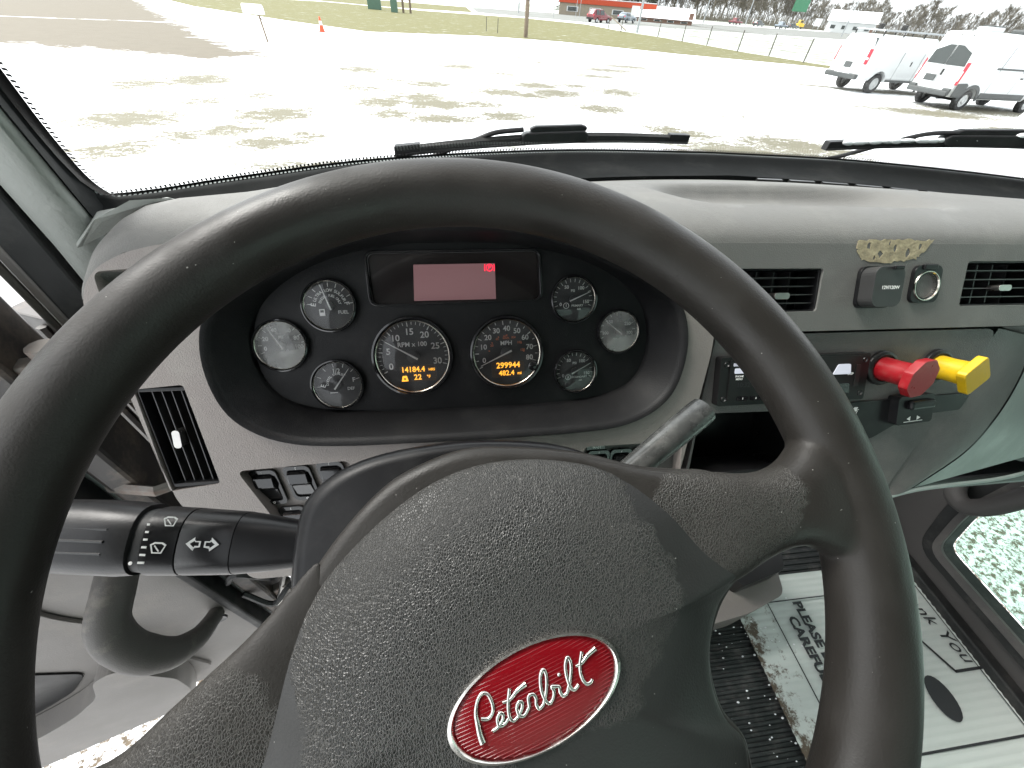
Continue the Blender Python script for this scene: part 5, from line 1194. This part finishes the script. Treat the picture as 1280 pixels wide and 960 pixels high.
spart('end_grip', [(.0863, .0184, .0158, -.0005), (.0868, .0196, .0168, -.0005), (.096, .0204, .0175, -.0005), (.112, .0205, .0176, .0), (.150, .0195, .017, .0), (.170, .016, .014, .0), (.176, .010, .009, 0)], 'black')
spr = part('print', st) if False else st
def sp2(name, pts, holes=[], z=.0165):
    o = link(name, plate(pts, holes, z-.0003, z), 'white', st); o.matrix_local = SM; return o
def arrow(cx, cy, s, w_): 
    return [(cx, cy+.0016*w_), (cx+s*.0034*w_, cy+.0016*w_), (cx+s*.0034*w_, cy+.0036*w_), (cx+s*.0078*w_, cy), (cx+s*.0034*w_, cy-.0036*w_), (cx+s*.0034*w_, cy-.0016*w_), (cx, cy-.0016*w_)]
def arrow_in(cx, cy, s): 
    q = arrow(cx+s*.0008, cy, s, .62); return q
sp2('arrow_symbol', arrow(-.0467, .0, 1, 1.0), [arrow_in(-.0467, .0, 1)]); sp2('arrow_symbol', arrow(-.0487, .0, -1, 1.0), [arrow_in(-.0487, .0, -1)])
def wiper_icon(cx, cy, s):
    o = [(cx-.006*s, cy+.003*s), (cx-.003*s, cy+.0048*s), (cx+.003*s, cy+.0048*s), (cx+.006*s, cy+.003*s), (cx+.0036*s, cy-.0036*s), (cx-.0036*s, cy-.0036*s)]
    i = [(cx+(p[0]-cx)*.8, cy+(p[1]-cy)*.76) for p in o]; sp2('wiper_symbol', o, [i]); sp2('wiper_symbol', [(cx-.003*s, cy+.002*s), (cx-.0024*s, cy+.0026*s), (cx+.0016*s, cy-.0018*s), (cx+.001*s, cy-.0024*s)])
wiper_icon(-.0672, .0112, .62); wiper_icon(-.0705, -.0030, .70)
for k in range(6): sp2('step_mark', [(-.0788, .009-k*.0040), (-.0788+.0014+.0004*k, .009-k*.0040), (-.0788+.0014+.0004*k, .0101-k*.0040), (-.0788, .0101-k*.0040)], z=.0166)
sp2('dot_mark', circ(-.0835, -.0112, .0010, 10), z=.0150)
for k in range(5): 
    o = link('grip_groove', tube([Vector((-.098, -.0005+.0205*math.cos(RAD(35+k*18)), .0178*math.sin(RAD(35+k*18)))), Vector((-.150, .0195*math.cos(RAD(35+k*18)), .0168*math.sin(RAD(35+k*18))))], .0008, 5), 'frit', st); o.matrix_local = SM
# trailer brake lever
bl = thing('trailer_brake_lever', 'grey metallic hand lever right of the steering column', 'lever', CM)
a, b = Vector((.098, .030, -.062)), Vector((.1745, .079, -.062)); d = (b-a).normalized()
pth = [a-d*.03, a, a+d*.03, a+d*.06, b-d*.004, b, b+d*.0015]
link('lever_tube', tube(pth, [.0075, .0085, .0095, .0102, .0105, .0102, .006], 20), mat('lever_grey', (.085, .087, .084), .28, .3, var=.15, var_scale=50, dust=((.3, .3, .28), .4, 60)), bl, True)
link('lever_collar', tube([a-d*.02, a+d*.004], [.012, .0105], 18), 'black', bl, True)

# ------------------------------------------------------------------ steering wheel (turned about 17 degrees)
al = RAD(17); A2 = Vector((1, 0, 0))*math.cos(al)+WB*math.sin(al); B2 = WB*math.cos(al)-Vector((1, 0, 0))*math.sin(al)
WM = frame(WC, A2, B2, WN)
sw = thing('steering_wheel', 'large worn black steering wheel with red oval horn badge', 'steering wheel', WM)
NR = 160
def rim_skin():
    rings = []
    for i in range(NR):
        t = 2*math.pi*i/NR; c = Vector((math.cos(t), math.sin(t), 0))
        rings.append([c*(.2118+.0194*math.cos(2*math.pi*k/22))+Vector((0, 0, .0186*math.sin(2*math.pi*k/22))) for k in range(22)])
    bm = rings_mesh(rings+[rings[0]], caps=False); bmesh.ops.remove_doubles(bm, verts=bm.verts, dist=1e-6)
    for s in (-1, 1):
        secs = []
        for (x, yu, yl, h) in ((.068, .033, -.060, .0015), (.082, .0240, -.060, .0040), (.095, .0155, -.060, .0068), (.107, .0090, -.060, .0096), (.118, .0042, -.0595, .0122), (.130, -.0008, -.058, .0142), (.142, -.0058, -.0560, .0150), (.152, -.0105, -.0555, .0150), (.161, -.0135, -.0556, .0150), (.169, -.0148, -.0562, .0150), (.177, -.0142, -.0580, .0150), (.184, -.0120, -.0620, .0150), (.190, -.0085, -.0665, .0148), (.197, -.005, -.071, .0145), (.206, -.005, -.072, .0130), (.212, -.006, -.071, .010)):
            cy, ry = (yu+yl)/2, (yu-yl)/2; row = []; f = min(1, max(0, (x-.150)/.037)); f = f*f*(3-2*f)
            for k in range(40):
                a = 2*math.pi*k/40; ca, sa = math.cos(a), math.sin(a); e = .72
                yy = cy+ry*math.copysign(abs(ca)**e, ca); xr_ = math.sqrt(max(1e-6, x*x-yy*yy*.96)); xx = x+(xr_-x)*f
                row.append((s*xx, yy, -.004*(1-f)+h*math.copysign(abs(sa)**e, sa)))
            secs.append(row)
        rings_mesh(secs, bm=bm)
    o = link('rim', bm, 'spoke', sw)
    r = o.modifiers.new('skin', 'REMESH'); r.mode = 'VOXEL'; r.voxel_size = .0016
    q = o.modifiers.new('smooth', 'SMOOTH'); q.factor = .5; q.iterations = 14
    dg = bpy.context.evaluated_depsgraph_get(); dg.update()
    me = bpy.data.meshes.new_from_object(o.evaluated_get(dg)); o.modifiers.clear(); o.data = me
    me.materials.clear(); me.materials.append(M['spoke'])
    for p in me.polygons: p.use_smooth = True
rim_skin()
# raised seam on the inner underside of the rim
link('rim_seam', tube([Vector((math.cos(2*math.pi*i/NR)*.1965, math.sin(2*math.pi*i/NR)*.1965, -.0035)) for i in range(NR+1)], .0022, 6), 'rim', sw, True)
def dome(outline, prof, m, name, cen=(.003, -.045)):
    rows = []
    for f, z in prof: rows.append([(cen[0]+(p[0]-cen[0])*f, cen[1]+(p[1]-cen[1])*f, z) for p in outline])
    return link(name, rings_mesh(rows), m, sw, True)
pad_c = [(-.143, -.053), (-.122, -.034), (-.096, -.003), (-.074, .0175), (-.054, .030), (-.032, .0395), (-.011, .0455), (.010, .0470), (.031, .0440), (.054, .0360), (.078, .023), (.104, .003), (.119, -.013), (.130, -.032), (.143, -.053),
         (.128, -.0585), (.112, -.066), (.099, -.080), (.0915, -.096), (.0905, -.112), (.095, -.128), (.080, -.150), (.040, -.168), (.0, -.172), (-.040, -.168), (-.080, -.150), (-.095, -.128), (-.0905, -.112), (-.0915, -.096), (-.099, -.080), (-.112, -.066), (-.128, -.0585)]
seam = catmull([(*p, 0) for p in pad_c], 5, True); seam = [(p.x, p.y) for p in seam]
dome(seam, [(.985, -.022), (1.0, -.014), (.998, -.0055), (.988, -.0030), (.97, -.0010), (.93, .0014), (.87, .0044), (.79, .0079), (.70, .0109), (.6, .0133), (.48, .0150), (.34, .0158), (.15, .0161)], 'pad', 'horn_pad')
hub_c = [(-.146, -.008), (-.120, .001), (-.108, .0065), (-.091, .0145), (-.077, .0245), (-.059, .038), (-.038, .050), (-.018, .0560), (.013, .0565), (.042, .0470), (.076, .031), (.102, .0135), (.122, .004), (.146, -.008),
         (.150, -.030), (.146, -.0535), (.125, -.062), (.112, -.070), (.099, -.084), (.0935, -.098), (.0925, -.112), (.097, -.130), (.080, -.154), (.0, -.176), (-.080, -.154), (-.097, -.130), (-.0925, -.112), (-.0935, -.098), (-.099, -.084), (-.112, -.070), (-.125, -.062), (-.146, -.0535), (-.150, -.030)]
hubo = [(p.x, p.y) for p in catmull([(*p, 0) for p in hub_c], 5, True)]
dome(hubo, [(.93, -.034), (.985, -.026), (1.0, -.014), (.99, -.0065), (.97, -.0035), (.93, -.0025), (.8, -.003)], 'spoke', 'hub_cover')
# badge
em = part('emblem', sw, (.008, -.0548, .0150))
rx, ry = .0378, .0178
ELL = [(math.cos(2*math.pi*k/64), math.sin(2*math.pi*k/64)) for k in range(64)]
er = RAD(-1.5)
rows = [[(x*rx*f, y*(ry+.0015)*f, z) for x, y in ELL] for f, z in ((1.05, -.002), (1.06, .0008), (1.04, .0026), (1.0, .0030), (.975, .0022), (.97, .0012))]
link('badge_rim', rings_mesh(rows, caps=False), 'emblem_metal', em, True)
rows = [[(x*rx*f, y*(ry+.0015)*f, z) for x, y in ELL] for f, z in ((.975, .0012), (.9, .0020), (.75, .0026), (.5, .0031), (.25, .0033), (.05, .0034))]
link('badge_enamel', rings_mesh(rows), 'emblem', em, True)
bm = bmesh.new()
for k in range(24):
    y = -.0165+k*.00143; xw = rx*.95*math.sqrt(max(0, 1-(y/(ry+.0015)/.97)**2)); 
    zf = lambda x_, y_: .0034-.0018*((x_/rx)**2+(y_/(ry+.0015))**2)
    pts = [Vector((-xw+2*xw*i/16, y, zf(-xw+2*xw*i/16, y)+.00005)) for i in range(17)]
    if xw > .004: tube(pts, .00016, 4, bm)
link('badge_ribs', bm, 'emblem', em)['kind'] = 'stuff'
EMB = {'P': [(-18.66, -60.49), (-18.78, -57.39), (-18.33, -53.12), (-17.77, -49.5), (-15.74, -45.85), (-13.14, -44.17), (-10.97, -45.32), (-10.34, -48.89), (-11.12, -51.82), (-13.56, -53.45), (-16.5, -52.46)],
       'e': [(-13.52, -58.36), (-11.16, -57.94), (-8.46, -56.25), (-7.61, -54.36), (-8.65, -53.57), (-10.33, -55.09), (-10.45, -57.62), (-8.22, -57.98), (-5.9, -56.75)],
       't': [(-1.74, -46.73), (-4.19, -51.62), (-5.39, -56.0), (-4.49, -58.35), (-2.21, -57.87)], 'tb': [(-6.31, -50.48), (-3.24, -50.72), (.86, -48.88), (5.26, -47.99)],
       'e2': [(-2.21, -57.87), (.39, -55.63), (1.28, -53.71), (.05, -52.97), (-1.55, -54.77), (-1.35, -57.6), (.62, -58.35), (3.52, -56.36)],
       'r': [(3.52, -56.36), (4.52, -52.82), (6.75, -52.81), (7.24, -54.69), (6.58, -56.73), (7.15, -58.77), (9.26, -58.11)],
       'b': [(9.26, -58.11), (12.45, -53.64), (14.42, -48.75), (14.04, -46.19), (11.98, -48.02), (10.47, -52.77), (10.75, -56.91), (12.06, -58.82), (14.18, -57.43), (15.31, -55.24), (15.03, -53.43), (16.94, -54.13)],
       'i': [(16.94, -54.13), (18.04, -54.89), (17.65, -56.6), (18.36, -58.67), (20.27, -58.43)],
       'l': [(20.27, -58.43), (23.78, -53.86), (26.13, -48.82), (25.61, -46.23), (23.45, -48.9), (22.43, -53.27), (22.57, -57.28), (23.94, -58.56), (26.17, -57.64)],
       't2': [(32.51, -46.75), (29.43, -51.49), (28.49, -55.57), (29.33, -58.68), (31.4, -59.11), (32.58, -58.25)], 't2b': [(27.68, -50.87), (30.7, -50.79), (34.21, -49.24), (38.62, -48.17)]}
bm = bmesh.new()
for k, v in EMB.items():
    p3 = [Vector((x*.001-.008, y*.001+.0548, 0)) for x, y in v]; p3 = [Vector((p.x, p.y, .0036-.0012*((p.x/rx)**2+(p.y/ry)**2))) for p in p3]
    rr = .00078; n_ = 6; cc = catmull(p3, n_)
    rads = [rr]*len(cc)
    if k == 'P': rads = [rr*(1.9-.9*min(1, i/22)) for i in range(len(cc))]
    if k in ('tb', 't2b'): rads = [rr*(.7+.8*i/len(cc)) for i in range(len(cc))]
    tube(cc, rads, 8, bm)
bmesh.ops.create_icosphere(bm, subdivisions=2, radius=.0008, matrix=Matrix.Translation((.0196-.008, -.05053+.0548, .0036)))
link('badge_lettering', bm, 'emblem_metal', em, True)

# ------------------------------------------------------------------ wipers (outside, on the glass)
def wiper(label, a, b, hub0, hub1, arm, snowy=False):
    t = thing('wiper', label, 'wiper', at(0, 0), 'windshield wipers')
    a, b = Vector(a), Vector(b); pth = [a.lerp(b, k/12) for k in range(13)]
    for k, p in enumerate(pth): p.y = gy(p.x, p.z)+.026; p.z += .004*math.sin(math.pi*k/12)
    bm = bmesh.new(); rows = []
    for k, p in enumerate(pth):
        e = .0042+.0024*math.sin(math.pi*min(1, max(0, k/12))); rows.append([p+Vector((0, -.004, -e)), p+Vector((0, .006, -e*.8)), p+Vector((0, .008, e*.6)), p+Vector((0, .0, e*1.15)), p+Vector((0, -.005, e*.5))])
    link('blade', rings_mesh(rows, bm=bm), 'rubber', t)
    link('rubber_lip', tube([p+Vector((0, -.008, -.005)) for p in pth], .0018, 6), 'frit', t)
    for q, r_ in ((pth[0], pth[1]), (pth[-1], pth[-2])):
        c0 = q.lerp(r_, -.05); c1 = q.lerp(r_, .85); rows = []
        for p in (c0, c1): rows.append([p+Vector((0, -.007, -.0075)), p+Vector((0, .008, -.0075)), p+Vector((0, .008, .007)), p+Vector((0, -.007, .007))])
        bev(link('end_cap', rings_mesh(rows), 'black', t), .0015)
    h0, h1 = Vector(hub0), Vector(hub1)
    for p in (h0, h1): p.y = gy(p.x, p.z)+.026
    rows = []
    for k, f in enumerate((0, .06, .5, .94, 1)):
        p = h0.lerp(h1, f); e = (.5, 1, 1, 1, .55)[k]; rows.append([p+Vector((0, -.009, -.0085*e)), p+Vector((0, .012, -.0075*e)), p+Vector((0, .012, .0075*e)), p+Vector((0, -.006, .0080*e))])
    bev(link('connector', rings_mesh(rows), 'black', t), .002)
    rows = []
    for k, f in enumerate((.12, .2, .9, .98)):
        p = h0.lerp(h1, f)+Vector((0, .006, .0105)); e = (.4, 1, 1, .5)[k]; rows.append([p+Vector((0, -.008, -.005*e)), p+Vector((0, .008, -.005*e)), p+Vector((0, .006, .005*e)), p+Vector((0, -.006, .005*e))])
    bev(link('connector_cap', rings_mesh(rows), 'black', t), .002)
    A = []
    for p in arm:
        p = Vector(p); p.y = gy(p.x, p.z)+.036; A.append(p)
    link('arm', tube(catmull(A, 5), .0052, 8, flat=.7), 'black', t, True)
    if snowy:
        bm = bmesh.new(); r_ = random.Random(4)
        for k in range(90):
            f = .06+.94*r_.random(); p = a.lerp(b, f); p.y = gy(p.x, p.z)+.021; p.z += .004+.004*math.sin(math.pi*f)+(.010 if f > .62 else 0)*r_.random(); s = r_.uniform(.003, .0075)
            bmesh.ops.create_icosphere(bm, subdivisions=2, radius=s, matrix=Matrix.Translation(p) @ Matrix.Diagonal((1.8, .9, .7, 1)))
        o = link('frozen_snow', bm, 'snow', t, True); o['kind'] = 'stuff'
    return t
wiper('driver side wiper lying along the foot of the windshield', (-.087, 0, 2.128), (.409, 0, 2.141), (.108, 0, 2.140), (.222, 0, 2.143), [(-.045, 0, 2.108), (-.02, 0, 2.118), (.03, 0, 2.135), (.065, 0, 2.147), (.11, 0, 2.151)])
wiper('passenger side wiper caked with frozen snow', (.674, 0, 2.143), (1.10, 0, 2.186), (.846, 0, 2.168), (.96, 0, 2.180), [(.70, 0, 2.112), (.73, 0, 2.125), (.775, 0, 2.150), (.82, 0, 2.173), (.87, 0, 2.181)], True)

# ------------------------------------------------------------------ turn the flat lettering into plain meshes
dg = bpy.context.evaluated_depsgraph_get(); dg.update()
for o in [o for o in SC.objects if o.type == 'FONT']:
    me = bpy.data.meshes.new_from_object(o.evaluated_get(dg))
    q = bpy.data.objects.new('lettering', me); COL.objects.link(q); q.parent = o.parent; q.matrix_local = o.matrix_local.copy()
    nm = o.name.split('.')[0]; bpy.data.objects.remove(o); q.name = nm
